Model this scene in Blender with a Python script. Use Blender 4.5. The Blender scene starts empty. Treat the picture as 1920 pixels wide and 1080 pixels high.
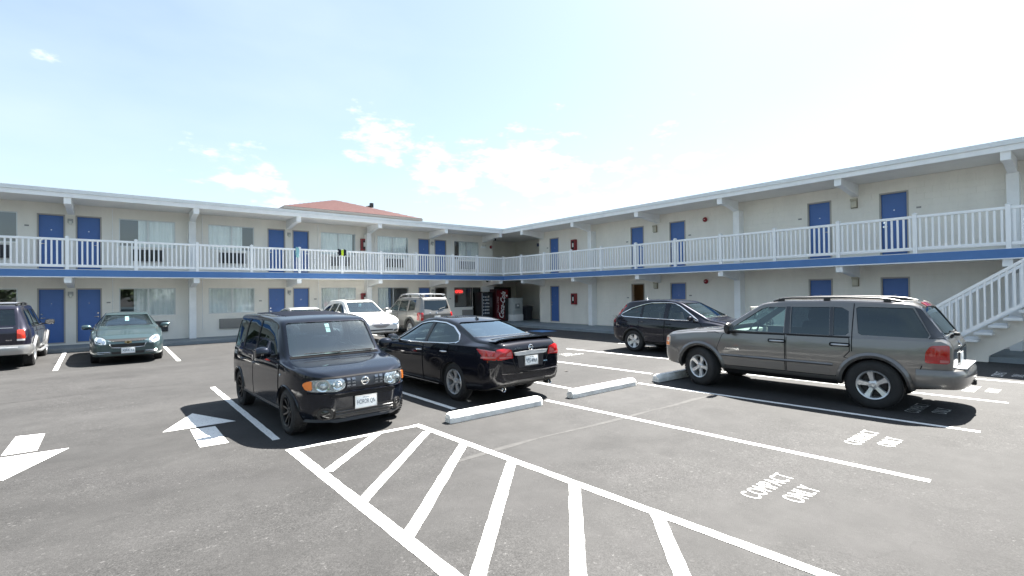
import bpy, bmesh, math, random
from math import radians, sin, cos, pi
from mathutils import Vector, Matrix
from mathutils.bvhtree import BVHTree
from mathutils.geometry import delaunay_2d_cdt
random.seed(7)
S = bpy.context.scene
C = S.collection

# ------------------------------------------------------------------ camera
CAM = Vector((-18.215, -23.389, 1.93))
YAW, PIT, ROL, FPX = 0.678631, 0.0091257, -0.0119317, 918.33
cam = bpy.data.cameras.new('camera'); cam.sensor_width = 36; cam.lens = FPX / 1920 * 36
cam.clip_start = 0.05; cam.clip_end = 3000
co = bpy.data.objects.new('camera', cam); C.objects.link(co); S.camera = co
fw = Vector((sin(YAW) * cos(PIT), cos(YAW) * cos(PIT), sin(PIT)))
rt = Vector((cos(YAW), -sin(YAW), 0)); up = rt.cross(fw)
r2 = rt * cos(ROL) + up * sin(ROL); u2 = -rt * sin(ROL) + up * cos(ROL)
co.matrix_world = Matrix(((r2.x, u2.x, -fw.x, CAM.x), (r2.y, u2.y, -fw.y, CAM.y), (r2.z, u2.z, -fw.z, CAM.z), (0, 0, 0, 1)))

# ------------------------------------------------------------------ light
SHX, SHY = -0.64, -0.05                      # ground shift of a shadow per metre of height
sdir = Vector((-SHX, -SHY, 1)).normalized()  # towards the sun
S.world = bpy.data.worlds.new('World'); S.world.use_nodes = True
wt = S.world.node_tree; wn = wt.nodes; wl = wt.links
for n in list(wn): wn.remove(n)
sky = wn.new('ShaderNodeTexSky'); sky.sky_type = 'NISHITA'; sky.sun_disc = False
sky.sun_elevation = math.asin(sdir.z); sky.sun_rotation = math.atan2(sdir.x, sdir.y)
sky.air_density = 1.0; sky.dust_density = 1.3; sky.ozone_density = 1.0; sky.altitude = 10
bgd = wn.new('ShaderNodeBackground'); bgd.inputs[1].default_value = 0.05
wo = wn.new('ShaderNodeOutputWorld')
def wmath(op, a, b=None, c=None):
    n = wn.new('ShaderNodeMath'); n.operation = op
    for i, v in enumerate((a, b, c)):
        if v is None: continue
        if hasattr(v, 'links'): wl.new(v, n.inputs[i])
        else: n.inputs[i].default_value = v
    return n.outputs[0]
tc = wn.new('ShaderNodeTexCoord')
nz = wn.new('ShaderNodeTexNoise'); nz.inputs['Scale'].default_value = 13; nz.inputs['Detail'].default_value = 9; nz.inputs['Roughness'].default_value = .62
mp = wn.new('ShaderNodeMapping'); mp.inputs['Scale'].default_value = (1, 1, 2.6)
wl.new(tc.outputs['Generated'], mp.inputs['Vector']); wl.new(mp.outputs['Vector'], nz.inputs['Vector'])
mask = None
for d, r in (((.118, .969, .219), .040), ((.15, .966, .206), .045), ((.185, .963, .192), .045), ((.222, .958, .174), .042), ((.378, .88, .290), .040), ((.42, .867, .275), .045), ((.468, .85, .252), .05),
             ((.53, .822, .222), .055), ((.583, .769, .258), .065), ((.64, .73, .238), .085), ((.69, .688, .225), .065), ((-.082, .938, .344), .024), ((-.070, .940, .336), .022), ((.80, .566, .19), .10), ((.95, .22, .235), .05)):
    sb = wn.new('ShaderNodeVectorMath'); sb.operation = 'DISTANCE'; sb.inputs[1].default_value = Vector(d).normalized()
    wl.new(tc.outputs['Generated'], sb.inputs[0])
    v = wmath('SUBTRACT', 1.0, wmath('DIVIDE', sb.outputs['Value'], r * 1.35))
    if r < .025: v = wmath('SUBTRACT', wmath('MULTIPLY', v, .9), .42)
    mask = v if mask is None else wmath('MAXIMUM', mask, v)
nzs = wn.new('ShaderNodeTexNoise'); nzs.inputs['Scale'].default_value = 2.1; nzs.inputs['Detail'].default_value = 5
wl.new(mp.outputs['Vector'], nzs.inputs['Vector'])
mask = wmath('ADD', wmath('MULTIPLY', mask, .62), wmath('MULTIPLY', wmath('SUBTRACT', nz.outputs['Fac'], .5), 2.8))
mr = wn.new('ShaderNodeMapRange'); mr.interpolation_type = 'SMOOTHSTEP'
mr.inputs['From Min'].default_value = .18; mr.inputs['From Max'].default_value = .75
wl.new(mask, mr.inputs['Value'])
veil = wn.new('ShaderNodeMapRange'); veil.inputs['From Min'].default_value = .42; veil.inputs['From Max'].default_value = .75
veil.inputs['To Min'].default_value = .30; veil.inputs['To Max'].default_value = .60
wl.new(nzs.outputs['Fac'], veil.inputs['Value'])
sxyz = wn.new('ShaderNodeSeparateXYZ'); wl.new(tc.outputs['Generated'], sxyz.inputs[0])
hz = wn.new('ShaderNodeMapRange'); hz.inputs['From Min'].default_value = 0; hz.inputs['From Max'].default_value = .9; hz.inputs['To Min'].default_value = 1.35; hz.inputs['To Max'].default_value = .8
wl.new(sxyz.outputs['Z'], hz.inputs['Value'])
m1 = wn.new('ShaderNodeMixRGB'); m1.inputs[2].default_value = (3.5, 4.15, 4.25, 1)
wl.new(wmath('MULTIPLY', veil.outputs[0], hz.outputs[0]), m1.inputs[0]); wl.new(sky.outputs[0], m1.inputs[1])
m2 = wn.new('ShaderNodeMixRGB'); m2.inputs[2].default_value = (6.0, 6.0, 5.95, 1)
wl.new(wmath('MULTIPLY', mr.outputs[0], .62), m2.inputs[0]); wl.new(m1.outputs[0], m2.inputs[1])
wl.new(m2.outputs[0], bgd.inputs[0]); wl.new(bgd.outputs[0], wo.inputs[0])

sun = bpy.data.lights.new('sun', 'SUN'); sun.energy = 5.0; sun.angle = radians(.53); sun.color = (1, .965, .90)
so = bpy.data.objects.new('sun', sun); C.objects.link(so); so.location = (10, 0, 30)
so.rotation_euler = sdir.to_track_quat('Z', 'Y').to_euler()
S.view_settings.view_transform = 'Standard'; S.view_settings.look = 'None'
S.view_settings.exposure = 2.36; S.view_settings.gamma = 1; S.view_settings.use_curve_mapping = False
S.cycles.max_bounces = 8; S.cycles.transparent_max_bounces = 14

# ------------------------------------------------------------------ materials
MATS = {}
def mat(name, col=(.5, .5, .5), rough=.5, metal=0, coat=0, var=0, vscale=3, bump=0, bscale=60, spec=.5, emit=None, estr=0, rvar=0, stretch=None):
    if name in MATS: return MATS[name]
    m = bpy.data.materials.new(name); m.use_nodes = True; MATS[name] = m
    t = m.node_tree; b = t.nodes['Principled BSDF']
    b.inputs['Base Color'].default_value = (*col, 1); b.inputs['Roughness'].default_value = rough; b.inputs['Metallic'].default_value = metal
    b.inputs['Coat Weight'].default_value = coat; b.inputs['Coat Roughness'].default_value = .03; b.inputs['Specular IOR Level'].default_value = spec
    if emit: b.inputs['Emission Color'].default_value = (*emit, 1); b.inputs['Emission Strength'].default_value = estr
    if var or bump or rvar:
        g = t.nodes.new('ShaderNodeNewGeometry'); vec = g.outputs['Position']
        if stretch:
            mpn = t.nodes.new('ShaderNodeMapping'); mpn.inputs['Scale'].default_value = stretch
            t.links.new(vec, mpn.inputs[0]); vec = mpn.outputs[0]
    if var:
        n = t.nodes.new('ShaderNodeTexNoise'); n.inputs['Scale'].default_value = vscale; n.inputs['Detail'].default_value = 6; n.inputs['Roughness'].default_value = .65
        t.links.new(vec, n.inputs['Vector'])
        r = t.nodes.new('ShaderNodeMapRange'); r.inputs['From Min'].default_value = .3; r.inputs['From Max'].default_value = .7
        r.inputs['To Min'].default_value = 1 - var; r.inputs['To Max'].default_value = 1 + var
        t.links.new(n.outputs['Fac'], r.inputs['Value'])
        x = t.nodes.new('ShaderNodeVectorMath'); x.operation = 'SCALE'; x.inputs[0].default_value = col
        t.links.new(r.outputs[0], x.inputs['Scale']); t.links.new(x.outputs[0], b.inputs['Base Color'])
        if rvar:
            r3 = t.nodes.new('ShaderNodeMapRange'); r3.inputs['To Min'].default_value = max(0, rough - rvar); r3.inputs['To Max'].default_value = rough + rvar
            t.links.new(n.outputs['Fac'], r3.inputs['Value']); t.links.new(r3.outputs[0], b.inputs['Roughness'])
    if bump:
        n = t.nodes.new('ShaderNodeTexNoise'); n.inputs['Scale'].default_value = bscale; n.inputs['Detail'].default_value = 4
        t.links.new(vec, n.inputs['Vector'])
        bp = t.nodes.new('ShaderNodeBump'); bp.inputs['Strength'].default_value = bump; bp.inputs['Distance'].default_value = .01
        t.links.new(n.outputs['Fac'], bp.inputs['Height']); t.links.new(bp.outputs[0], b.inputs['Normal'])
    return m
def paint(name, col, metal=.0, rough=.35, flake=.0):
    if name in MATS: return MATS[name]
    m = mat(name, col, rough, metal, coat=1.0, spec=.0 if metal < .3 else .2)
    t = m.node_tree; b = t.nodes['Principled BSDF']
    g = t.nodes.new('ShaderNodeTexCoord')
    n = t.nodes.new('ShaderNodeTexNoise'); n.inputs['Scale'].default_value = 3.2; n.inputs['Detail'].default_value = 7
    t.links.new(g.outputs['Object'], n.inputs['Vector'])
    r = t.nodes.new('ShaderNodeMapRange'); r.inputs['To Min'].default_value = .0; r.inputs['To Max'].default_value = .06   # dusty clear coat
    t.links.new(n.outputs['Fac'], r.inputs['Value'])
    sz = t.nodes.new('ShaderNodeSeparateXYZ'); t.links.new(g.outputs['Object'], sz.inputs[0])         # road dust film low on the body
    r4 = t.nodes.new('ShaderNodeMapRange'); r4.inputs[1].default_value = .75; r4.inputs[2].default_value = .25; r4.inputs[3].default_value = 0; r4.inputs[4].default_value = .22
    t.links.new(sz.outputs['Z'], r4.inputs[0]); ad = t.nodes.new('ShaderNodeMath'); ad.operation = 'ADD'; t.links.new(r.outputs[0], ad.inputs[0]); t.links.new(r4.outputs[0], ad.inputs[1])
    t.links.new(ad.outputs[0], b.inputs['Coat Roughness'])
    return m
def glassmat(name, tint=(.75, .85, .83), dark=.35, rough=0.0, refl=.04, gt=(.82, .96, 1)):
    """car or window glass: partly see-through, reflecting at grazing angles"""
    if name in MATS: return MATS[name]
    m = bpy.data.materials.new(name); m.use_nodes = True; MATS[name] = m
    t = m.node_tree; t.nodes.remove(t.nodes['Principled BSDF']); out = t.nodes['Material Output']
    tr = t.nodes.new('ShaderNodeBsdfTransparent'); tr.inputs[0].default_value = (*[c * (1 - dark) for c in tint], 1)
    gl = t.nodes.new('ShaderNodeBsdfGlossy'); gl.inputs['Roughness'].default_value = rough; gl.inputs[0].default_value = (*gt, 1)
    fr = t.nodes.new('ShaderNodeFresnel'); ge = t.nodes.new('ShaderNodeNewGeometry'); io = t.nodes.new('ShaderNodeMath'); io.operation = 'MULTIPLY_ADD'; io.inputs[1].default_value = 1 / 1.52 - 1.52; io.inputs[2].default_value = 1.52
    t.links.new(ge.outputs['Backfacing'], io.inputs[0]); t.links.new(io.outputs[0], fr.inputs['IOR'])
    ad = t.nodes.new('ShaderNodeMath'); ad.operation = 'MULTIPLY_ADD'; ad.inputs[1].default_value = 1.15; ad.inputs[2].default_value = refl; ad.use_clamp = True
    t.links.new(fr.outputs[0], ad.inputs[0])
    mx = t.nodes.new('ShaderNodeMixShader'); t.links.new(ad.outputs[0], mx.inputs[0]); t.links.new(tr.outputs[0], mx.inputs[1]); t.links.new(gl.outputs[0], mx.inputs[2])
    t.links.new(mx.outputs[0], out.inputs[0])
    return m

def asphalt():
    m = bpy.data.materials.new('asphalt'); m.use_nodes = True
    t = m.node_tree; b = t.nodes['Principled BSDF']; L = t.links
    g = t.nodes.new('ShaderNodeNewGeometry')
    def noise(sc, det=6, ro=.6, vec=None):
        n = t.nodes.new('ShaderNodeTexNoise'); n.inputs['Scale'].default_value = sc; n.inputs['Detail'].default_value = det; n.inputs['Roughness'].default_value = ro
        L.new(vec or g.outputs['Position'], n.inputs['Vector']); return n.outputs['Fac']
    def rng(v, a, b_, c, d):
        r = t.nodes.new('ShaderNodeMapRange'); r.inputs[1].default_value = a; r.inputs[2].default_value = b_; r.inputs[3].default_value = c; r.inputs[4].default_value = d
        L.new(v, r.inputs[0]); return r.outputs[0]
    def mul(a, c):
        n = t.nodes.new('ShaderNodeMath'); n.operation = 'MULTIPLY'; L.new(a, n.inputs[0])
        if hasattr(c, 'links'): L.new(c, n.inputs[1])
        else: n.inputs[1].default_value = c
        return n.outputs[0]
    mpn = t.nodes.new('ShaderNodeMapping'); mpn.inputs['Scale'].default_value = (.35, 1.5, 1); L.new(g.outputs['Position'], mpn.inputs[0])
    big = rng(noise(.33, 5, .55, mpn.outputs[0]), .35, .68, .75, 1.2)     # paver lanes and worn patches
    mid = rng(noise(2.3, 6, .7), .32, .7, .82, 1.17)
    stn = rng(noise(.9, 4, .5), .62, .74, 1.0, .82)                       # oily stains
    # aggregate: stones of differing tone
    vo = t.nodes.new('ShaderNodeTexVoronoi'); vo.inputs['Scale'].default_value = 105; L.new(g.outputs['Position'], vo.inputs['Vector'])
    sep = t.nodes.new('ShaderNodeSeparateColor'); L.new(vo.outputs['Color'], sep.inputs[0])
    agg = rng(sep.outputs[0], 0, 1, .45, 1.5)
    lit = rng(sep.outputs[1], .984, .992, 1.0, 2.3)                        # pale chips
    v2 = t.nodes.new('ShaderNodeTexVoronoi'); v2.inputs['Scale'].default_value = 46; L.new(g.outputs['Position'], v2.inputs['Vector'])
    sp2 = t.nodes.new('ShaderNodeSeparateColor'); L.new(v2.outputs['Color'], sp2.inputs[0])
    agg = mul(agg, rng(sp2.outputs[0], 0, 1, .80, 1.2)); lit = mul(lit, rng(sp2.outputs[2], .985, .992, 1, 2.1))
    pit = rng(noise(58, 2, .5), .28, .36, .6, 1.0); agg = mul(agg, pit)
    wear = rng(noise(.55, 4, .6), .40, .66, .06, .9)                          # where the binder has worn off the stones
    mixa = t.nodes.new('ShaderNodeMix'); L.new(wear, mixa.inputs[0]); mixa.inputs[2].default_value = 1.0
    L.new(mul(mul(agg, lit), .90), mixa.inputs[3])
    f = mul(mul(mul(big, mid), stn), mixa.outputs[0])
    # oil drips in the bays and tyre scuffs
    for (sx_, sy_, sr) in ((-13.3, -19.2, .42), (-13.1, -20.0, .22), (-10.8, -19.4, .38), (-10.6, -20.3, .2), (-12.6, -13.2, .4), (-7.4, -14.0, .4), (-18.2, -8.2, .5), (-20.4, -12.2, .35), (-10.2, -21.9, .3), (-15.2, -10.0, .45)):
        ds = t.nodes.new('ShaderNodeVectorMath'); ds.operation = 'DISTANCE'; ds.inputs[1].default_value = (sx_, sy_, 0)
        wb_ = t.nodes.new('ShaderNodeVectorMath'); wb_.operation = 'MULTIPLY_ADD'; wb_.inputs[1].default_value = (.5, .5, 0); wb_.inputs[2].default_value = (-.25, -.25, 0)
        nn_ = t.nodes.new('ShaderNodeTexNoise'); nn_.inputs['Scale'].default_value = 3.1; nn_.inputs['Detail'].default_value = 5; L.new(g.outputs['Position'], nn_.inputs['Vector']); L.new(nn_.outputs['Color'], wb_.inputs[0])
        ad_ = t.nodes.new('ShaderNodeVectorMath'); ad_.operation = 'ADD'; L.new(wb_.outputs[0], ad_.inputs[0]); L.new(g.outputs['Position'], ad_.inputs[1])
        L.new(ad_.outputs[0], ds.inputs[0]); f = mul(f, rng(ds.outputs['Value'], sr * .35, sr, .80, 1.0))
    # hairline cracks
    wv = t.nodes.new('ShaderNodeTexVoronoi'); wv.feature = 'DISTANCE_TO_EDGE'; wv.inputs['Scale'].default_value = .21
    wob = t.nodes.new('ShaderNodeTexNoise'); wob.inputs['Scale'].default_value = 1.4; wob.inputs['Detail'].default_value = 6; L.new(g.outputs['Position'], wob.inputs['Vector'])
    ws = t.nodes.new('ShaderNodeVectorMath'); ws.operation = 'MULTIPLY_ADD'; ws.inputs[1].default_value = (1.3, 1.3, 0); L.new(wob.outputs['Color'], ws.inputs[0]); L.new(g.outputs['Position'], ws.inputs[2])
    L.new(ws.outputs[0], wv.inputs['Vector'])
    crk = rng(wv.outputs['Distance'], .0, .0014, .85, 1.0)
    f = mul(f, crk)
    col = t.nodes.new('ShaderNodeVectorMath'); col.operation = 'SCALE'; col.inputs[0].default_value = (.0380, .0370, .0367); L.new(f, col.inputs['Scale'])
    L.new(col.outputs[0], b.inputs['Base Color'])
    b.inputs['Roughness'].default_value = .82; b.inputs['Specular IOR Level'].default_value = .35
    bp = t.nodes.new('ShaderNodeBump'); bp.inputs['Strength'].default_value = .55; bp.inputs['Distance'].default_value = .006
    L.new(noise(95, 3, .6), bp.inputs['Height']); L.new(bp.outputs[0], b.inputs['Normal'])
    return m
def roadpaint(name='road_paint', col=(.80, .80, .78), wear=.085):
    m = bpy.data.materials.new(name); m.use_nodes = True; MATS[name] = m
    t = m.node_tree; b = t.nodes['Principled BSDF']; L = t.links
    g = t.nodes.new('ShaderNodeNewGeometry')
    n = t.nodes.new('ShaderNodeTexNoise'); n.inputs['Scale'].default_value = 38; n.inputs['Detail'].default_value = 7; n.inputs['Roughness'].default_value = .72
    L.new(g.outputs['Position'], n.inputs['Vector'])
    r = t.nodes.new('ShaderNodeMapRange'); r.inputs[1].default_value = .27 + wear; r.inputs[2].default_value = .34 + wear; L.new(n.outputs['Fac'], r.inputs[0])
    n2 = t.nodes.new('ShaderNodeTexNoise'); n2.inputs['Scale'].default_value = 3; n2.inputs['Detail'].default_value = 5; L.new(g.outputs['Position'], n2.inputs['Vector'])
    r2_ = t.nodes.new('ShaderNodeMapRange'); r2_.inputs[3].default_value = .78; r2_.inputs[4].default_value = 1.1; L.new(n2.outputs['Fac'], r2_.inputs[0])
    sc = t.nodes.new('ShaderNodeVectorMath'); sc.operation = 'SCALE'; sc.inputs[0].default_value = col; L.new(r2_.outputs[0], sc.inputs['Scale'])
    mx = t.nodes.new('ShaderNodeMixRGB'); mx.inputs[1].default_value = (.10, .097, .093, 1); L.new(r.outputs[0], mx.inputs[0]); L.new(sc.outputs[0], mx.inputs[2])
    L.new(mx.outputs[0], b.inputs['Base Color']); b.inputs['Roughness'].default_value = .7
    bp = t.nodes.new('ShaderNodeBump'); bp.inputs['Strength'].default_value = .3; bp.inputs['Distance'].default_value = .004
    n3 = t.nodes.new('ShaderNodeTexNoise'); n3.inputs['Scale'].default_value = 95; L.new(g.outputs['Position'], n3.inputs['Vector']); L.new(n3.outputs['Fac'], bp.inputs['Height']); L.new(bp.outputs[0], b.inputs['Normal'])
    return m

WALL = mat('cream_painted_wall', (.84, .81, .745), .75, var=.045, vscale=1.6, bump=.25, bscale=45, stretch=(1.1, 1.1, .35))
TRIM = mat('white_trim', (.87, .88, .885), .55, var=.05, vscale=2.5)
VINYL = mat('white_vinyl', (.90, .91, .92), .38)
SOFF = mat('soffit_paint', (.78, .77, .74), .8, var=.05, vscale=1.5)
BLUE = mat('blue_paint', (.074, .185, .42), .5, var=.07, vscale=2)
DOORB = mat('door_blue', (.064, .150, .41), .45, var=.05, vscale=2)
FRAMEG = mat('door_frame_grey', (.42, .40, .37), .6)
ALU = mat('aluminium', (.62, .63, .63), .4, metal=.6)
DARK = mat('dark_interior', (.02, .02, .022), .8)
CONC = mat('painted_concrete_walk', (.21, .245, .27), .7, var=.14, vscale=1.8, bump=.2)
CURT = mat('curtain_cloth', (.86, .88, .87), .9, var=.05, vscale=1.5)
GREY = mat('grey_louvre', (.26, .25, .24), .6)
DKGREY = mat('dark_grey_louvre', (.07, .07, .075), .6)
BLACK = mat('black_plastic', (.012, .012, .013), .45)
RUBBER = mat('tyre_rubber', (.018, .018, .019), .8, var=.25, vscale=9)
CHROME = mat('chrome', (.80, .80, .80), .10, metal=1)
SILV = mat('alloy_silver', (.52, .53, .54), .32, metal=.75, coat=.4)
RED = mat('red_enamel', (.24, .012, .018), .35)
WGLASS = glassmat('window_glass', (.98, 1, 1), .02, refl=.03, gt=(.95, .97, 1))
PAINT = roadpaint()
ASPH = asphalt()

# ------------------------------------------------------------------ mesh helpers
class MB:
    def __init__(s): s.v = []; s.f = []; s.smooth = []
    def add(s, vs, fs, sm=False):
        o = len(s.v); s.v += [tuple(v) for v in vs]; s.f += [tuple(i + o for i in f) for f in fs]; s.smooth += [sm] * len(fs); return s
    def box(s, x0, x1, y0, y1, z0, z1, bev=0):
        if bev:
            b = min(bev, (x1 - x0) * .49, (y1 - y0) * .49, (z1 - z0) * .49)
            bm = bmesh.new(); bmesh.ops.create_cube(bm, size=1)
            for v in bm.verts: v.co = Vector(((x0 + x1) / 2 + v.co.x * (x1 - x0), (y0 + y1) / 2 + v.co.y * (y1 - y0), (z0 + z1) / 2 + v.co.z * (z1 - z0)))
            bmesh.ops.bevel(bm, geom=bm.edges[:], offset=b, segments=2, affect='EDGES', profile=.6)
            bm.verts.index_update()
            s.add([v.co for v in bm.verts], [[v.index for v in f.verts] for f in bm.faces], True); bm.free(); return s
        return s.add([(x0, y0, z0), (x1, y0, z0), (x1, y1, z0), (x0, y1, z0), (x0, y0, z1), (x1, y0, z1), (x1, y1, z1), (x0, y1, z1)],
                     [(0, 3, 2, 1), (4, 5, 6, 7), (0, 1, 5, 4), (1, 2, 6, 5), (2, 3, 7, 6), (3, 0, 4, 7)])
    def prism(s, poly, a0, a1, axis):      # poly in the two other axes
        n = len(poly)
        def P(p, a): return (a, p[0], p[1]) if axis == 0 else (p[0], a, p[1]) if axis == 1 else (p[0], p[1], a)
        vs = [P(p, a0) for p in poly] + [P(p, a1) for p in poly]
        return s.add(vs, [tuple(range(n))[::-1], tuple(range(n, 2 * n))] + [(i, (i + 1) % n, n + (i + 1) % n, n + i) for i in range(n)])
    def tube(s, pts, r, n=8, cap=True):
        pts = [Vector(p) for p in pts]; rings = []; vs = []
        for i, p in enumerate(pts):
            d = (pts[min(i + 1, len(pts) - 1)] - pts[max(i - 1, 0)]).normalized()
            a = d.orthogonal().normalized() if i == 0 else (pa - d * pa.dot(d)).normalized()
            pa = a; b = d.cross(a); rr = r[i] if isinstance(r, (list, tuple)) else r
            vs += [p + (a * cos(2 * pi * k / n) + b * sin(2 * pi * k / n)) * rr for k in range(n)]
        fs = [(i * n + k, i * n + (k + 1) % n, (i + 1) * n + (k + 1) % n, (i + 1) * n + k) for i in range(len(pts) - 1) for k in range(n)]
        if cap: fs += [tuple(range(n))[::-1], tuple(range((len(pts) - 1) * n, len(pts) * n))]
        return s.add(vs, fs, True)
    def lathe(s, prof, n=32, axis=0, cen=(0, 0, 0), closed=False):   # prof: (along axis, radius)
        vs = []; m = len(prof)
        for k in range(n):
            a = 2 * pi * k / n
            for t_, r in prof:
                p = (t_, r * cos(a), r * sin(a)) if axis == 0 else (r * cos(a), t_, r * sin(a)) if axis == 1 else (r * cos(a), r * sin(a), t_)
                vs.append((p[0] + cen[0], p[1] + cen[1], p[2] + cen[2]))
        mm = m if closed else m - 1
        fs = [(k * m + i, k * m + (i + 1) % m, ((k + 1) % n) * m + (i + 1) % m, ((k + 1) % n) * m + i) for k in range(n) for i in range(mm)]
        return s.add(vs, fs, True)
    def mesh(s, name, mt, angle=40):
        me = bpy.data.meshes.new(name); me.from_pydata(s.v, [], s.f)
        me.polygons.foreach_set('use_smooth', s.smooth)
        if any(s.smooth): me.set_sharp_from_angle(angle=radians(angle))
        if mt: me.materials.append(mt)
        me.update(); return me
    def build(s, name, mt, parent=None, recalc=True):
        me = s.mesh(name, mt)
        if recalc:
            bm = bmesh.new(); bm.from_mesh(me); bmesh.ops.recalc_face_normals(bm, faces=bm.faces[:]); bm.to_mesh(me); bm.free()
        return link(name, me, parent)
def link(name, me, parent=None, loc=None):
    o = bpy.data.objects.new(name, me); C.objects.link(o); o.parent = parent
    if loc is not None: o.location = loc
    return o
def tag(o, label=None, cat=None, group=None, kind=None):
    if label: o['label'] = label
    if cat: o['category'] = cat
    if group: o['group'] = group
    if kind: o['kind'] = kind
    return o
def thing(name, label, cat, loc=(0, 0, 0), rz=0, group=None):
    o = bpy.data.objects.new(name, None); C.objects.link(o); o.location = loc; o.rotation_euler = (0, 0, rz); o.empty_display_size = .2
    return tag(o, label, cat, group)
def text_mesh(txt, size=1, ext=.0, bold=0, space=1, shear=0):
    cu = bpy.data.curves.new('lettering', 'FONT'); cu.body = txt; cu.size = size; cu.extrude = ext; cu.align_x = 'CENTER'; cu.align_y = 'CENTER'
    cu.offset = bold; cu.space_character = space; cu.shear = shear; cu.resolution_u = 3
    o = bpy.data.objects.new('tmp', cu); C.objects.link(o)
    dg = bpy.context.evaluated_depsgraph_get(); me = bpy.data.meshes.new_from_object(o.evaluated_get(dg))
    bpy.data.objects.remove(o); return me
def fit_mesh(me, w, h, M):
    """scale flat lettering to w x h and place with matrix M"""
    xs = [v.co.x for v in me.vertices]; ys = [v.co.y for v in me.vertices]
    cx, cy = (max(xs) + min(xs)) / 2, (max(ys) + min(ys)) / 2; sx, sy = w / (max(xs) - min(xs)), h / (max(ys) - min(ys))
    for v in me.vertices: v.co = M @ Vector(((v.co.x - cx) * sx, (v.co.y - cy) * sy, v.co.z))
    return me

# ================================================================== SETTING
DL, DR = 1.85, 1.75
ZR, ZS, ZBT, ZBB, ZDK = 5.786, 5.497, 2.925, 2.664, 2.95     # roof top, soffit, blue band top / bottom, deck
g = MB().add([(-900, -900, 0), (900, -900, 0), (900, 900, 0), (-900, 900, 0)], [(0, 1, 2, 3)])
lot = tag(g.build('asphalt_parking_lot', ASPH), kind='structure')

# ---- painted markings, 4 mm above the asphalt
ZP = .004
def stripe(a, b, w=.1, name='parking_line', mt=None, z=ZP):
    a = Vector((*a, 0)); b = Vector((*b, 0)); d = (b - a).normalized(); n = Vector((-d.y, d.x, 0)) * w / 2
    L = (b - a).length; k = max(2, int(L / .12)); vs = []
    for i in range(k + 1):                       # slightly ragged hand-sprayed edges
        p = a + d * L * i / k; e1, e2 = random.uniform(-.004, .004), random.uniform(-.004, .004)
        vs += [tuple(p + n * (1 + e1 / w * 2) + Vector((0, 0, z))), tuple(p - n * (1 + e2 / w * 2) + Vector((0, 0, z)))]
    return MB().add(vs, [(2 * i, 2 * i + 1, 2 * i + 3, 2 * i + 2) for i in range(k)]).build(name, mt or PAINT, lot)
def flat(poly, name, mt=None, z=ZP):
    return MB().add([(x, y, z) for x, y in poly], [tuple(range(len(poly)))]).build(name, mt or PAINT, lot)
for a, b in (((-16.65, -11.32), (-16.565, -16.3)), ((-13.95, -11.4), (-13.85, -16.41)), ((-11.4, -11.4), (-11.2, -16.5)), ((-8.86, -11.5), (-8.55, -16.54)), ((-6.36, -11.6), (-6.0, -16.6)), ((-3.75, -11.7), (-3.4, -16.65)),
             ((-12.27, -16.95), (-11.92, -22.18)), ((-9.74, -17.05), (-9.29, -22.2)), ((-7.12, -17.1), (-6.73, -22.21)), ((-4.5, -17.1), (-4.11, -22.3)),
             ((-19.66, 0), (-19.5, -5.65)), ((-16.8, -.1), (-16.78, -5.7)), ((-13.95, -.1), (-13.9, -5.7)), ((-11.1, -.1), (-11.05, -5.7)), ((-8.75, -.1), (-8.6, -5.7)), ((-22.5, 0), (-22.35, -5.65)), ((-5.6, -.1), (-5.5, -5.7))):
    stripe(a, b, .1)
stripe((-16.53, -16.84), (-16.38, -23.2), .12, 'hatch_border'); stripe((-14.80, -16.86), (-14.46, -23.0), .105, 'hatch_border', z=.0046)
stripe((-16.585, -16.88), (-14.75, -16.93), .085, 'hatch_border', z=.0052)
for a, b in (((-16.44, -17.95), (-15.4, -16.9)), ((-16.45, -18.94), (-14.86, -17.30)), ((-16.43, -19.82), (-14.77, -18.1)), ((-16.41, -20.72), (-14.74, -19.03)), ((-16.39, -21.66), (-14.66, -19.94)), ((-16.37, -22.62), (-14.60, -20.86))):
    stripe(a, b, .115, 'hatch_stripe', z=.0058)
flat([(-17.72, -14.83), (-16.80, -14.83), (-17.26, -13.78)], 'arrow_head'); flat([(-17.40, -14.95), (-17.40, -16.0), (-17.08, -16.02), (-17.09, -14.95)], 'arrow_shaft')
flat([(-19.62, -14.86), (-19.17, -15.95), (-18.70, -14.90)], 'arrow_head'); flat([(-19.32, -13.70), (-19.33, -14.76), (-19.01, -14.76), (-19.02, -13.76)], 'arrow_shaft')
for cx, cy, rot in ((-13.24, -21.19, 0), (-10.72, -21.27, 0), (-8.24, -21.33, 0), (-5.6, -21.6, 0), (-3.1, -21.7, 0), (-7.35, -12.85, pi), (-9.9, -12.8, pi)):
    M = Matrix.Translation((cx, cy, ZP)) @ Matrix.Rotation(rot, 4, 'Z')
    link('compact_lettering', fit_mesh(text_mesh('COMPACT', 1, bold=-.006, space=1.1), .82, .185, M), lot).data.materials.append(PAINT)
    M2 = Matrix.Translation((cx, cy, ZP)) @ Matrix.Rotation(rot, 4, 'Z') @ Matrix.Translation((.03, -.29, 0))
    link('only_lettering', fit_mesh(text_mesh('ONLY', 1, bold=-.006, space=1.1), .46, .185, M2), lot).data.materials.append(PAINT)
BLUEP = roadpaint('accessible_bay_paint', (.10, .24, .5), .02)
flat([(-2.35, -4.85), (-1.35, -4.85), (-1.35, -6.0), (-2.35, -6.0)], 'accessible_bay_marking', BLUEP)
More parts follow.
